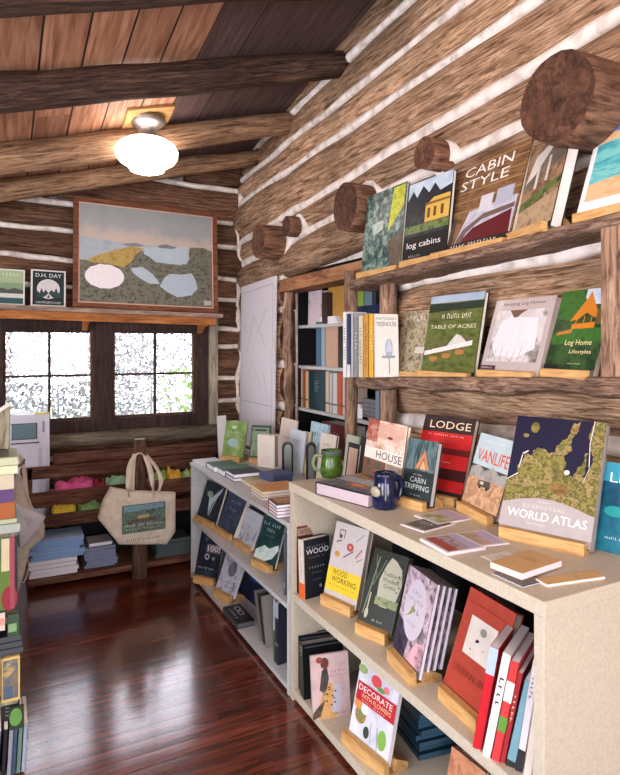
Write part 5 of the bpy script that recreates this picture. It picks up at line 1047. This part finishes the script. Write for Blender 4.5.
face_book('book with a close-up of brown hands at the lower edge of the picture', (446, 782), (480, 812), (452, 746), RB, .02, solid('7c4c3a', .4), [('r', 0, 0, 1, 1, mottle(['5a2f22', '9a5c42', 'c98f6c', '7a4430'], 9)), ('e', .45, .8, .25, .12, mottle(['b0704f', 'd39a78'], 8)), ('e', .7, .65, .2, .1, mottle(['a3643f', 'c98c66'], 8))], zoff=.036, stnd='wooden stand under the brown hands book')
# ================================================================== LOWER GREY-WHITE BOOKCASE
LEAF = mottle(['10151c', '1c2838', '5d7a94', 'a9c0cc', '1a222c', '141a22'], 12, .3)
NAVY = mottle(['1a2030', '28324a', '3b4a66', '20283a'], 14, .35)
ZS = .04
S1 = 'wooden stand under the %s'
face_book('black book with pale blue leaves, far end of the middle shelf of the grey-white bookcase', (197.4, 514), (216, 523), (207.6, 480), LM, .02, solid('15181e', .3), [('r', 0, 0, 1, 1, mottle(['10151c', '1a2430', '28394a'], 14)), ('p', [(.5, .1), (.62, .5), (.85, .8), (.9, .95), (.7, .8), (.5, .6), (.3, .75), (.35, .55)], mottle(['8fb0c4', 'c4d6dc', '6a90a8'], 20)), ('l', .55, .1, .75, .75, .008, 'b9ccd4'), ('e', .35, .66, .16, .09, mottle(['7a9a7a', 'a9c0b4'], 20))], stnd=S1 % 'pale blue leaf book', zoff=ZS)
face_book('navy blue book right of the leaf book, middle shelf of the grey-white bookcase', (217.5, 524.5), (234, 535), (231, 489), LM, .035, solid('20283a', .3), [('r', 0, 0, 1, 1, NAVY), ('t', 'BIG TREES', .55, .75, .6, .07, '8f9db5'), ('t', 'OLD', .55, .55, .4, .07, '8f9db5'), ('t', 'KILNS', .5, .35, .5, .06, '6f7d98')], stnd=S1 % 'navy blue book', zoff=ZS)
face_book('white book with a grey plant drawing, middle shelf of the grey-white bookcase', (238, 537.5), (252.5, 547.5), (248, 507.6), LM, .012, solid('c6c9d2', .4), [('r', 0, 0, 1, .55, mottle(['5f6470', '9a9fa9', 'c9ccd3', '7a7f8a'], 34)), ('r', .0, .55, 1, 1, 'c3c7d2'), ('t', 'WILD SKILLS', .5, .75, .7, .05, '7f8593')], stnd=S1 % 'white plant drawing book', zoff=ZS)
face_book('dark teal book with white foam at the bottom, middle shelf of the grey-white bookcase', (254, 556.5), (275, 566), (266, 509), LM, .02, solid('1c3033', .3), [('r', 0, 0, 1, 1, mottle(['152a2e', '1f3f42', '2c5450'], 14)), ('r', .1, .88, 1, .95, '5f9a94'), ('t', 'THE LAST', .5, .74, .8, .07, 'b9cfcc'), ('t', 'SHIP', .5, .62, .4, .07, 'b9cfcc'), ('t', 'BOOK ONE', .5, .5, .4, .03, '8aa6a3'), ('p', [(0, 0), (0, .16), (.35, .3), (.6, .27), (.95, .4), (1, .3), (.8, .1), (.5, .0)], mottle(['9fc4c0', 'd3e2df', '7aa6a4'], 16))], stnd=S1 % 'dark teal book', zoff=ZS)
# upright books against the right end
for k, (u, v, w_, hh, c, lab) in enumerate([(281, 596, .016, .30, '5b6268', 'slim grey spine, first of the dark group at the right end of the middle shelf'), (283.4, 598, .014, .31, '22242a', 'black spine behind the grey one at the right end of the middle shelf'), (286, 601, .02, .33, '2c3a35', 'dark green spine at the right end of the middle shelf'), (289, 604, .015, .30, '17181c', 'thin black spine against the end panel of the middle shelf')]):
    P = Vector((1.20+.004*k, 2.60-.028*k, LM)); spine_book(lab, P, (.1, -1, 0), w_, hh, .18, solid(c, .35), spine_art=[('b', .1, .2, '8a9096')] if k % 2 == 0 else None, lean=1)
face_book('black 100 book lettered in white, far end of the bottom shelf of the grey-white bookcase', (194.5, 573.5), (217.5, 578.5), (202, 529), LB, .02, solid('1d2028', .3), [('r', 0, 0, 1, 1, mottle(['191c24', '242935', '3a4150'], 14)), ('r', .35, .52, .95, .7, '7a6a78'), ('t', '100!', .66, .61, .52, .13, 'e4dce4'), ('e', .42, .42, .1, .07, 'a9a9b5'), ('e', .42, .42, .05, .035, BK), ('e', .7, .4, .05, .04, '8f93a3'), ('t', 'WALKS AND SITES', .45, .17, .7, .045, 'd3d3da'), ('e', .3, .8, .08, .05, '4b5262'), ('e', .7, .85, .07, .05, '4b5262')], stnd=S1 % 'black 100 book', zoff=ZS+.01)
face_book('pale book with a grey ink portrait, bottom shelf of the grey-white bookcase', (216, 587), (234, 596), (227.5, 550), LB, .02, solid('8d8f9e', .35), [('r', 0, 0, 1, 1, mottle(['5f606e', 'a3a5b5', 'c4c5d2', '7f8190'], 22)), ('e', .55, .6, .22, .2, mottle(['4a4a55', '8a8a96'], 30)), ('t', 'THE TRAPPERS', .5, .14, .7, .05, '33343c')], stnd=S1 % 'ink portrait book', zoff=ZS+.01)
face_book('dark navy book in the shadow of the bottom shelf, grey-white bookcase', (238, 600), (262, 612), (248, 566), LB, .02, solid('171b2a', .35), [('r', 0, 0, 1, 1, mottle(['151928', '202a44', '2c3a60'], 8)), ('e', .4, .75, .15, .1, '2f4a8a'), ('e', .55, .4, .08, .05, '4a3a55')], XL=1.34, XR=1.36, zoff=0)
flat_book('black and white patterned book lying flat on the bottom shelf', (223, 607), (237, 624), (238, 601.5), LB, .03, solid('17181c', .35), [('r', 0, 0, 1, 1, mottle(['141518', '2b2c31'], 20)), ('e', .25, .65, .13, .18, 'a9a9b0'), ('e', .25, .65, .08, .11, '17181c'), ('e', .5, .65, .13, .18, 'a9a9b0'), ('e', .5, .65, .08, .11, '17181c'), ('t', 'KNITS', .5, .25, .6, .2, 'b5b5bb')], page=solid('55565c'), hard=True)
face_book('colourful book with a blue and brown photo, right part of the bottom shelf', (264, 640), (284, 652), (270, 592), LB, .02, solid('3a4450', .35), [('r', 0, 0, 1, 1, mottle(['2c2a33', '5a4a4c', '7fa3b8', '3c3440', '8a8f9c'], 10)), ('r', .55, .55, 1, 1, '7aa0b5')], XL=1.33, XR=1.36, zoff=0, lean=18)
for k, (c, lab) in enumerate([('77736f', 'grey leaning book, first of three leaning on the bottom shelf'), ('34312f', 'dark brown leaning book, second of three on the bottom shelf'), ('8c8a8a', 'pale grey leaning book, third of three on the bottom shelf')]):
    spine_book(lab, Vector((1.22, 2.93-.035*k, LB)), (.1, -1, 0), .022, .25, .17, solid(c, .4), lean=-17+2*k, page=solid('a5a09a'))
spine_book('white and green spine standing at the front of the bottom shelf', Vector((1.20, 2.715, LB)), (.1, -1, 0), .012, .31, .16, solid('4f6a3c', .35), spine_art=[('b', .5, 1, 'c4ccd8'), ('t', 'BIRDS', .7, .2, .6, '4b5262')])
spine_book('dark spine with a pale top, beside the end panel of the bottom shelf', Vector((1.20, 2.695, LB)), (.1, -1, 0), .03, .30, .17, solid('2b2f3a', .35), spine_art=[('b', .75, 1, 'a9b5cc'), ('b', .3, .34, '8a9096')])
face_book('pale book lying against the end panel of the bottom shelf', (277, 665), (290, 680), (276, 622), LB, .012, solid('b5b9c9', .4), [('t', 'ART OF', .5, .8, .7, .08, '5a5f70')], XL=1.40, XR=1.42, zoff=0, lean=10)
# ---- flat books along the top front
def fb(label, A, B, Cc, t, c, art=(), page=None, zb=LT, hard=True, **k): return flat_book(label, A, B, Cc, zb, t, C(c), art, page=page or PAPERW, hard=hard, **k)
fb('white booklet at the far corner of the grey-white bookcase top', (192.5, 459.5), (203, 464.8), (212, 456), .012, 'd2d4da', hard=False)
fb('grey-green paperback near the far corner of the bookcase top', (206, 462), (214, 467), (226, 457), .035, '4c6a5c')
fb('teal green paperback, second in the row of flat books', (215, 466), (223.5, 471), (240, 460.5), .035, '5b7f70')
fb('lower black-bound book of the pair on the bookcase top', (225, 473), (234, 478.5), (252, 467), .022, '23252c')
fb('upper black-bound book of the pair on the bookcase top', (225.5, 469.5), (234, 474.5), (248, 464), .024, '34374a', zb=LT+.0225)
fb('pale yellow booklet right of the black-bound pair', (236, 476), (246, 481.5), (258, 470.5), .016, 'c9c48a', [('e', .5, .5, .3, .2, 'a9a86a')])
fb('pale pink booklet behind the yellow and red stack', (245, 481.5), (252, 486), (268, 474), .014, 'd6c3b4')
for k, (c, p_) in enumerate([('b9b2a5', None), ('c9a545', None), ('d3b05a', None)]):
    fb(['cream paperback, lowest under the yellow and red cover', 'yellow paperback in the middle of the yellow and red stack', 'yellow paperback with a red flowered cover, topmost of its stack'][k], (250.5, 490-k*3), (262, 498-k*3), (279, 482-k*3), .017, c, [('r', .08, .1, .92, .9, mottle(['b5543c', 'd9a03c', 'c97a5a', 'e0c88a'], 24))] if k == 2 else [], zb=LT+k*.0175)
for k, c in enumerate(['6e5a4c', 'a5482f', '8a4a32', '5a3b30']):
    fb('brown and cream paperback, '+ORD[k]+(' up in' if k else ' in')+' the stack against the tall bookcase', (268, 508-k*3.2), (282, 519-k*3.2), (289, 499-k*3.2), .018, c, [('r', .1, .1, .9, .9, mottle(['7a3a2c', 'b08a5a', 'c9b08a'], 24))] if k == 3 else [], zb=LT+k*.0185, width=.13, depth=.14)
fb('blue cloth box under the cream book', (259, 472), (273, 476), (262, 464), .055, '4c5a85', hard=True, page=solid('4a5680'), depth=.15)
# ---- upright books and cards at the back of the top
face_book('white card standing behind the leafy green book', (219, 0), (228, 0), (220.5, 416), LT, .006, solid('cfccd2', .5), XL=1.37, XR=1.44, zoff=0)
face_book('leafy green book with pale blue lettering, far end of the bookcase top', (222, 455), (243, 457), (226.5, 420.5), LT, .016, solid('6a8250', .4), [('r', 0, 0, 1, 1, mottle(['4f7034', '76904e', 'a0b078'], 14)), ('t', 'TREES', .45, .68, .55, .1, 'a9c4c9'), ('e', .45, .38, .26, .12, '93b0b5'), ('e', .42, .82, .12, .05, 'a9c4b4')], stnd=S1 % 'leafy green book', zoff=.036)
face_book('dark green framed book second from the far end of the bookcase top', (249, 457), (268, 458), (252, 425), LT, .014, solid('33443a', .4), [('r', .06, .05, .94, .93, mottle(['4f6a52', '7a9470', '38503c'], 16)), ('r', .2, .82, .8, .88, '2a3a30')], stnd=S1 % 'dark green framed book', zoff=.036)
P = pz(257.5, 466.5, LT+.056); ex = Vector((.55, -.83, 0)).normalized()
book('cream boxed book with small script, standing on the blue cloth box', frame(P, ex, Z3.cross(ex), Z3), .125, .20, .05, solid('cfc4ba', .5), [('e', .3+.1*(k % 5), .2+.035*(k*3 % 5), .02, .012, '7a6a60') for k in range(9)]+[('t', 'slow', .5, .7, .4, .03, 'a8998d')], solid('9a8680'), True)
def arch(label, u, v, wpx, hpx):
    p = pz(u, v, LT); d = p.x*SN+p.y*CS; w = wpx*d/F; h = hpx*d/F; r = empty('arched_bookend', p, label, 'bookend', mat=None); r.rotation_euler = (0, 0, -PSI)
    prof = [(-w/2, 0), (w/2, 0), (w/2, h-w*.45)] + [(w/2*math.cos(t), h-w*.45+w*.45*math.sin(t)) for t in [math.pi*k/10 for k in range(1, 10)]] + [(-w/2, h-w*.45)]
    m = MB(); n = len(prof); k = m.mi(solid('17181b', .25))
    for y in (0, .05):
        for a, b in prof: m.v.append((a, y, b)); m.tone.append(.5)
    m.f.append(tuple(range(n))); m.m.append(k); m.sm.append(False); m.f.append(tuple(range(n, 2*n))[::-1]); m.m.append(k); m.sm.append(False)
    for j in range(n): m.f.append((j, j+n, (j+1) % n+n, (j+1) % n)); m.m.append(k); m.sm.append(False)
    m.build('frame', r, bevel=.002)
    m = MB(); m.poly([(a*.62+w*.04, -.0006, b*.93+h*.012) for a, b in prof], solid('8a8f90', .2, .6)); m.build('shiny_insert', r)
arch('left black arched bookend with a shiny strip on the bookcase top', 287.5, 475.5, 11.5, 33)
arch('right black arched bookend with a shiny strip, behind the green mug', 311, 481, 10, 38)
def upr(label, uL, uR, vT, uT, X, t, c, art=(), lean=8, dx=.0, cat='book', page=None): return face_book(label, (uL, 0), (uR, 0), (uT, vT), LT, t, C(c), list(art), XL=X+dx, XR=X, zoff=0, lean=lean, cat=cat, page=page)
upr('tall pale pink card with a sketch, behind the left arched bookend', 276, 292, 417, 278, 1.69, .006, 'd2c2b6', [('t', 'hello', .5, .6, .5, .05, '9a8578'), ('e', .5, .35, .2, .08, 'b5a090')], cat='card')
upr('pale blue-white card right of the pink sketch card', 286, 301, 428, 288, 1.66, .008, 'c2c9d6', [('t', 'notes', .5, .75, .5, .05, '6a7590'), ('r', .1, .05, .9, .45, mottle(['8aa6a8', 'b5c9c9', '9aa08a'], 16))], cat='card')
upr('narrow cream yellow card between two blue cards', 299, 306, 431, 300, 1.68, .006, 'd3c39a', [], cat='card')
upr('tall light blue patterned book at the back of the bookcase top', 305, 322, 421, 308, 1.70, .014, '8fb0c0', [('r', 0, 0, 1, 1, mottle(['7aa0b5', 'a9c6d0', '8ab0bf'], 20)), ('t', 'COAST', .5, .8, .7, .1, '44606e')])
upr('cream card with an olive edge, behind the green mug', 315, 330, 432, 320, 1.64, .018, 'd6cdbf', [('e', .5, .5, .3, .2, 'c9b9a5'), ('t', 'lake', .5, .8, .4, .06, '8a7d70')], cat='card', page=solid('6a6a52'))
upr('sage green card right of the cream ones', 340, 352, 434, 343, 1.66, .01, 'a9b59c', [('r', .1, .1, .9, .5, 'c4c9b8')], cat='card')
upr('black-edged pink notebook leaning left of the TINY HOUSE book', 341, 352, 442, 345, 1.52, .012, '1d1b1d', [('r', .12, .04, .9, .93, 'c9a898')])
upr('first black book leaning left of the TINY HOUSE book', 347, 358, 436, 354, 1.56, .02, '18191c', [], lean=14)
upr('second dark book leaning against the TINY HOUSE book', 352, 364, 430, 361, 1.60, .02, '2b2426', [('r', 0, .85, 1, 1, '8a9096')], lean=14)
# ================================================================== BOOKS IN THE RECESSED SHELVES
def rec(label, u0, u1, vt, zs, c, depth=.16, X=1.995, sa=None, lean=0, page=None, hard=False):
    a, b = px_(u0, 300, X), px_(u1, 300, X); d = a.x*SN+a.y*CS; h = EYE+(HV-vt)*d/F-zs
    return spine_book(label, Vector((X, a.y, zs)), (0, -1, 0), max(.005, a.y-b.y-.001), h, depth, C(c), lean=lean, spine_art=sa, page=page, hard=hard)
face_book('pink-white patterned box on the top recessed shelf', (308, 0), (321, 0), (308, 292), 1.745, .05, mottle(['c9b5bd', 'd9cbd2', 'b09aa6'], 20), [], XL=2.02, XR=2.02, zoff=0, lean=1)
rec('dark spine next to the pink-white box on the top recessed shelf', 322, 327, 293, 1.745, '3a2c28')
face_book('mustard cardboard box on the top recessed shelf', (328, 0), (345, 0), (328, 288), 1.745, .06, solid('b98b45', .6), [], XL=2.04, XR=2.04, zoff=0, lean=0)
for k in range(3):
    P = Vector((2.0, px_(320, 300, 2.0).y, 1.745+.017*(k+1))); ex = Vector((0, -1, 0))
    book('white booklet, '+ORD[k]+(' up' if k else '')+' in the small pile on the top recessed shelf', frame(P, ex, -Z3, Z3.cross(ex)), .25-.02*k, .12-.03*0, .0165, solid('cfcad2'), [], PAPERW, False)
rec('blue-grey spine on the second recessed shelf', 316, 321, 322, 1.45, '4c6a80'); rec('pale blue spine on the second recessed shelf', 321.3, 325, 324, 1.45, '8fa9b9')
rec('tan cloth spine on the second recessed shelf', 325.5, 338, 327, 1.45, 'c09c84'); rec('black spine at the right of the second recessed shelf', 338.5, 345, 326, 1.45, '23201f')
face_book('small teal picture book, left end of the third recessed shelf', (289.5, 0), (300, 0), (289, 378), 1.14, .012, solid('b5b9b5', .4), [('r', .07, .06, .93, .95, mottle(['2f5a5a', '4a8078', '1f4448'], 14))], XL=1.99, XR=1.99, zoff=0, lean=2)
for a in [('cream spine right of the small teal picture book', 300.5, 302.5, 368, 'cfc0a9'), ('red spine on the third recessed shelf', 303, 305, 370, 'a8503c'), ('yellow-cream spine on the third recessed shelf', 305.5, 308.5, 371, 'cdb88a'),
          ('big dark teal spine on the third recessed shelf', 309, 325, 371, '1f3a44'), ('cream spine right of the big dark teal one', 325.5, 329, 371, 'c9b9a0'), ('pale grey spine on the third recessed shelf', 329.5, 332.5, 373, 'b5bbb9'), ('white spine on the third recessed shelf', 333, 337, 373, 'd2cdc6'),
          ('orange-red spine on the third recessed shelf', 337.5, 342, 372, 'b5532f'), ('pale pink spine right of the orange-red one', 342.5, 346.5, 374, 'cbb3a6')]:
    rec(a[0], a[1], a[2], a[3], 1.14, a[4], sa=[('b', .2, .24, '55504a')] if a[4] != '1f3a44' else [('e', 0, 0, 0)][:0] or [('t', 'GARDEN', .6, .3, .3, '8fa9a5')])
for k in range(4):
    P = Vector((2.0, px_(347.5, 300, 2.0).y, 1.14+.022*(k+1))); ex = Vector((0, -1, 0))
    book('white paperback, '+ORD[k]+(' up' if k else '')+' in the white pile on the third recessed shelf', frame(P, ex, -Z3, Z3.cross(ex)), .24-.03*k, .15, .0215, solid('d0c9c2'), [], PAPERW, False)
for k in range(5):
    P = Vector((2.0, px_(362.5, 300, 2.0).y, 1.14+.026*(k+1))); ex = Vector((0, -1, 0))
    book('black book, '+ORD[k]+(' up' if k else '')+' in the pile under the wall shelf', frame(P, ex, -Z3, Z3.cross(ex)), .20, .15, .0255, solid(['26282c', '303236', '1d1f22'][k % 3]), [], solid('77777a'), False)
rec('blue-grey spine right of the black pile under the wall shelf', 375.5, 379.5, 391, 1.14, '8a9bb5'); rec('pale lilac spine right of the black pile', 380, 384, 393, 1.14, 'b5b8cc', sa=[('b', .3, .5, '55607c')])
rec('green spine on the top recessed shelf behind the wall shelf', 357.5, 364, 287, 1.745, '7f9a3f'); rec('blue-grey spine on the top recessed shelf beside the green one', 364.5, 372, 286, 1.745, '6b8a9a'); rec('dark spine on the top recessed shelf, last beside the blue-grey one', 372.5, 376, 287, 1.745, '3a3f40')
bb = face_book('dark red box on the lowest recessed shelf', (322, 0), (350, 0), (323, 421), .84, .12, solid('6e2b30', .6), [('t', 'TEA', .5, .7, .3, .2, 'a9a0a0')], XL=2.0, XR=2.0, zoff=0, lean=0, cat='box')
# ================================================================== RACK AT THE LEFT EDGE
rk = empty('display_rack', (-.25, 3.2, 0), 'tall book rack seen end-on at the left edge of the picture', 'rack'); Rk = Matrix.Translation((.25, -3.2, 0))
def rkp(mb, n): o = mb.build(n, rk, bevel=.002); o.matrix_local = Rk
YR = 2.45
for z in (.04, .30, .60, .92): m = MB(); m.box((-.55, YR+.02, z-.025), (.06, 3.95, z), M_rack); rkp(m, 'shelf')
m = MB(); m.box((-.55, YR+.26, 0), (.04, YR+.29, 1.0), M_rack); rkp(m, 'inner_panel'); m = MB(); m.box((-.57, YR+.02, 0), (-.55, 3.95, 1.2), M_rack); rkp(m, 'back_panel')
m = MB(); m.box((-.55, 3.93, 0), (.05, 3.96, 1.1), M_rack); rkp(m, 'far_panel')
A_ = py_(9.7, 404, YR+.03); B_ = py_(9.7, 449, YR+.03)
m = MB(); n_ = MATS; L4 = [(-.28, A_.z-.22), (A_.x, A_.z), (A_.x, B_.z), (-.28, B_.z)]
m.hexa([(L4[3][0], YR+.03, L4[3][1]), (L4[2][0], YR+.03, L4[2][1]), (L4[2][0], YR+.055, L4[2][1]), (L4[3][0], YR+.055, L4[3][1]), (L4[0][0], YR+.03, L4[0][1]), (L4[1][0], YR+.03, L4[1][1]), (L4[1][0], YR+.055, L4[1][1]), (L4[0][0], YR+.055, L4[0][1])], M_rack); rkp(m, 'sloped_end_board')
m = MB(); m.bar((-.28, YR+.04, A_.z-.22), (A_.x, YR+.04, A_.z+.0), .04, .012, solid('c4bdb4', .5), up=(-.5, 0, 1)); rkp(m, 'edge_strip')
m = MB(); m.box((-.55, YR+.02, 1.17), (.03, YR+.4, 1.19), M_rack); rkp(m, 'top_shelf'); m = MB(); m.box((-.55, YR+.25, 1.0), (.0, YR+.27, 1.17), M_rack); rkp(m, 'upper_panel')
# flat books at the near end of the rack, covers and edges facing the viewer
def endflat(label, u1, v0, v1, c, page, w=.2, dep=.22, Y=YR):
    a = py_(u1, v1, Y); b = py_(u1, v0, Y); ex = Vector((1, 0, 0)); return book(label, frame(Vector((a.x-w, Y, b.z)), ex, -Z3, Vector((0, 1, 0))), w, dep, b.z-a.z-.0006, C(c), [], C(page), False)
def chain(items, v):
    for lab, u1, dv, c, p_, w in items: endflat(lab, u1, v-dv, v, c, p_, w); v -= dv
v0 = proj((0, YR, .922))[1]
chain([('grey paper stack at the left edge, just above the hanging white bag', 20, 9, '8d9590', '9aa09a', .22), ('thin green folder at the left edge above the grey paper', 17, 5, '6a7a58', 'a5ab8a', .2), ('orange box book at the left edge, under the purple one', 15, 16, '96552a', '96552a', .2), ('purple box book at the left edge', 13.5, 13, '5a3f68', '54396a', .19), ('cream book with a grooved edge at the left edge, above the purple one', 14, 15, 'a99f88', 'b9ae98', .19), ('dark green glossy book, upper of the green pair at the left edge', 18, 9, '46593a', 'c4c9a8', .2), ('pale green book lying highest on the left rack', 18, 8, '8d9a72', 'b5b998', .2)], v0)
def endface(label, u0, u1, v0, v1, c, art=(), t=.02, Y=YR-.005, page=None, lean=6):
    a = py_(u0, v1, Y); b = py_(u1, v1, Y); tt = py_(u1, v0, Y); th = math.radians(lean); up = Vector((0, math.sin(th), math.cos(th))); ex = Vector((1, 0, 0))
    return book(label, frame(Vector((a.x, Y, a.z)), ex, up.cross(ex), up), b.x-a.x, (tt.z-a.z), t, C(c), list(art), page)
vS = lambda z: proj((0, YR-.005, z))[1]
endface('black framed garden book with a green field and red circle on the left rack', -42, 17.5, 531, vS(.601), '1a1b1e', [('r', .05, .03, .95, .94, mottle(['3a4a2a', '55703a', '2a3620'], 12)), ('r', .5, .03, .86, .72, '4f6a20'), ('e', .86, .16, .14, .15, '80202e'), ('r', .72, .5, .86, .9, 'b5ad8a'), ('r', .87, .03, .95, .94, '8a3a4a'), ('r', .5, .62, .72, .94, mottle(['2a3a24', '4a6a3a'], 20))])
endface('small dark green book at the foot of the black framed one', 7, 19, 615, 637, '2f4a33', [('r', .1, .2, .8, .6, '7a9a6a')], t=.03, Y=YR+.0)
endface('pinkish white book at the very left edge of the rack', -30, 5, 613, 637, 'c9b5ad', [('r', .3, .3, .98, .7, 'c98a7a')], t=.03)
for k in range(3):
    endflat('black book, '+ORD[k]+(' up' if k else '')+' in the pile on the low shelf of the left rack', 23.5-k*1.2, 652-6*(k+1), 652-6*k, '15161a', '44464c', .22)
m = None
endface('yellow framed picture book on the left rack', 1.5, 20, 657, vS(.302), 'c9a860', [('r', .08, .06, .9, .94, mottle(['22242a', '8a6a3a', '4a5a68', 'c4a04a'], 12)), ('r', .1, .06, .6, .35, '44566a')], Y=YR-.01)
endface('tan book cut by the left edge, on the left rack', -34, .5, 655, vS(.302), 'a58a68', t=.02)
endface('striped dark book below the yellow framed one', 3, 19.5, 700, 722, '24262a', [('l', .15, .2*k+.1, .85, .2*k+.02, .003, '8a8a8a') for k in range(1, 5)], Y=YR+.03, t=.02)
endface('book with a green globe picture near the floor on the left rack', 9, 24, 706, 731, '24301f', [('e', .45, .55, .42, .4, mottle(['3f6e34', '649048'], 10))], Y=YR-.03, t=.012)
for k, (u, c) in enumerate([(-14, '2a3040'), (-6, '6a6a7a'), (1, '1d2026'), (6.5, '8a8a96'), (11, '3a4a60'), (16, '5f7a70'), (21, '8d98a8')]):
    a = py_(u, 775, YR-.02); b = py_(u+4.6, 775, YR-.02); ex = Vector((1, 0, 0))
    spine_book(['dark blue','grey-violet','black','pale grey','slate blue','grey-green','pale blue-grey'][k]+' spine at the bottom of the left rack', Vector((a.x, YR-.02, .041)), (1, 0, 0), b.x-a.x-.0006, .17, .2, solid(c, .35), lean=3)
pg = py_(18, 466, 4.0)
m = MB(); m.tube([(.03, 3.95, pg.z), (pg.x+.0, 3.99, pg.z), (pg.x+.03, 4.03, pg.z+.01), (pg.x+.035, 4.09, pg.z+.02)], .008, M_rack, n=8); rkp(m, 'peg')
# white tote and canvas tote hanging at the far end of the rack
wh = mottle(['c4bcc0', 'd6cfd4', 'cdc5ca'], 20, .85)
tote('white cloth bag with black lettering hanging at the left rack', [(14, 503), (26, 508), (46, 517), (40, 528), (28, 543), (20, 549), (16, 530)], 3.98, .03, wh, None, None, [(smooth_path([hx(16, 506, 3.98), hx(14, 488, 3.98), hx(18, 472, 4.0), hx(26, 490, 3.99), hx(34, 513, 3.99)]), .006)])
tote('beige canvas bag hanging behind the white cloth bag at the left rack', [(14, 470), (20, 478), (28, 500), (45, 525), (45, 537), (30, 550), (24, 575), (17, 598), (14, 560)], 4.06, .05, M_canvas, None, None, [(smooth_path([hx(15, 474, 4.06), hx(16, 458, 4.07), hx(20, 456, 4.07), hx(24, 470, 4.07), hx(27, 500, 4.06)]), .007), (smooth_path([hx(20, 560, 4.05), hx(19, 578, 4.04), hx(24, 582, 4.04), hx(28, 570, 4.05), hx(28, 548, 4.05)]), .005)])
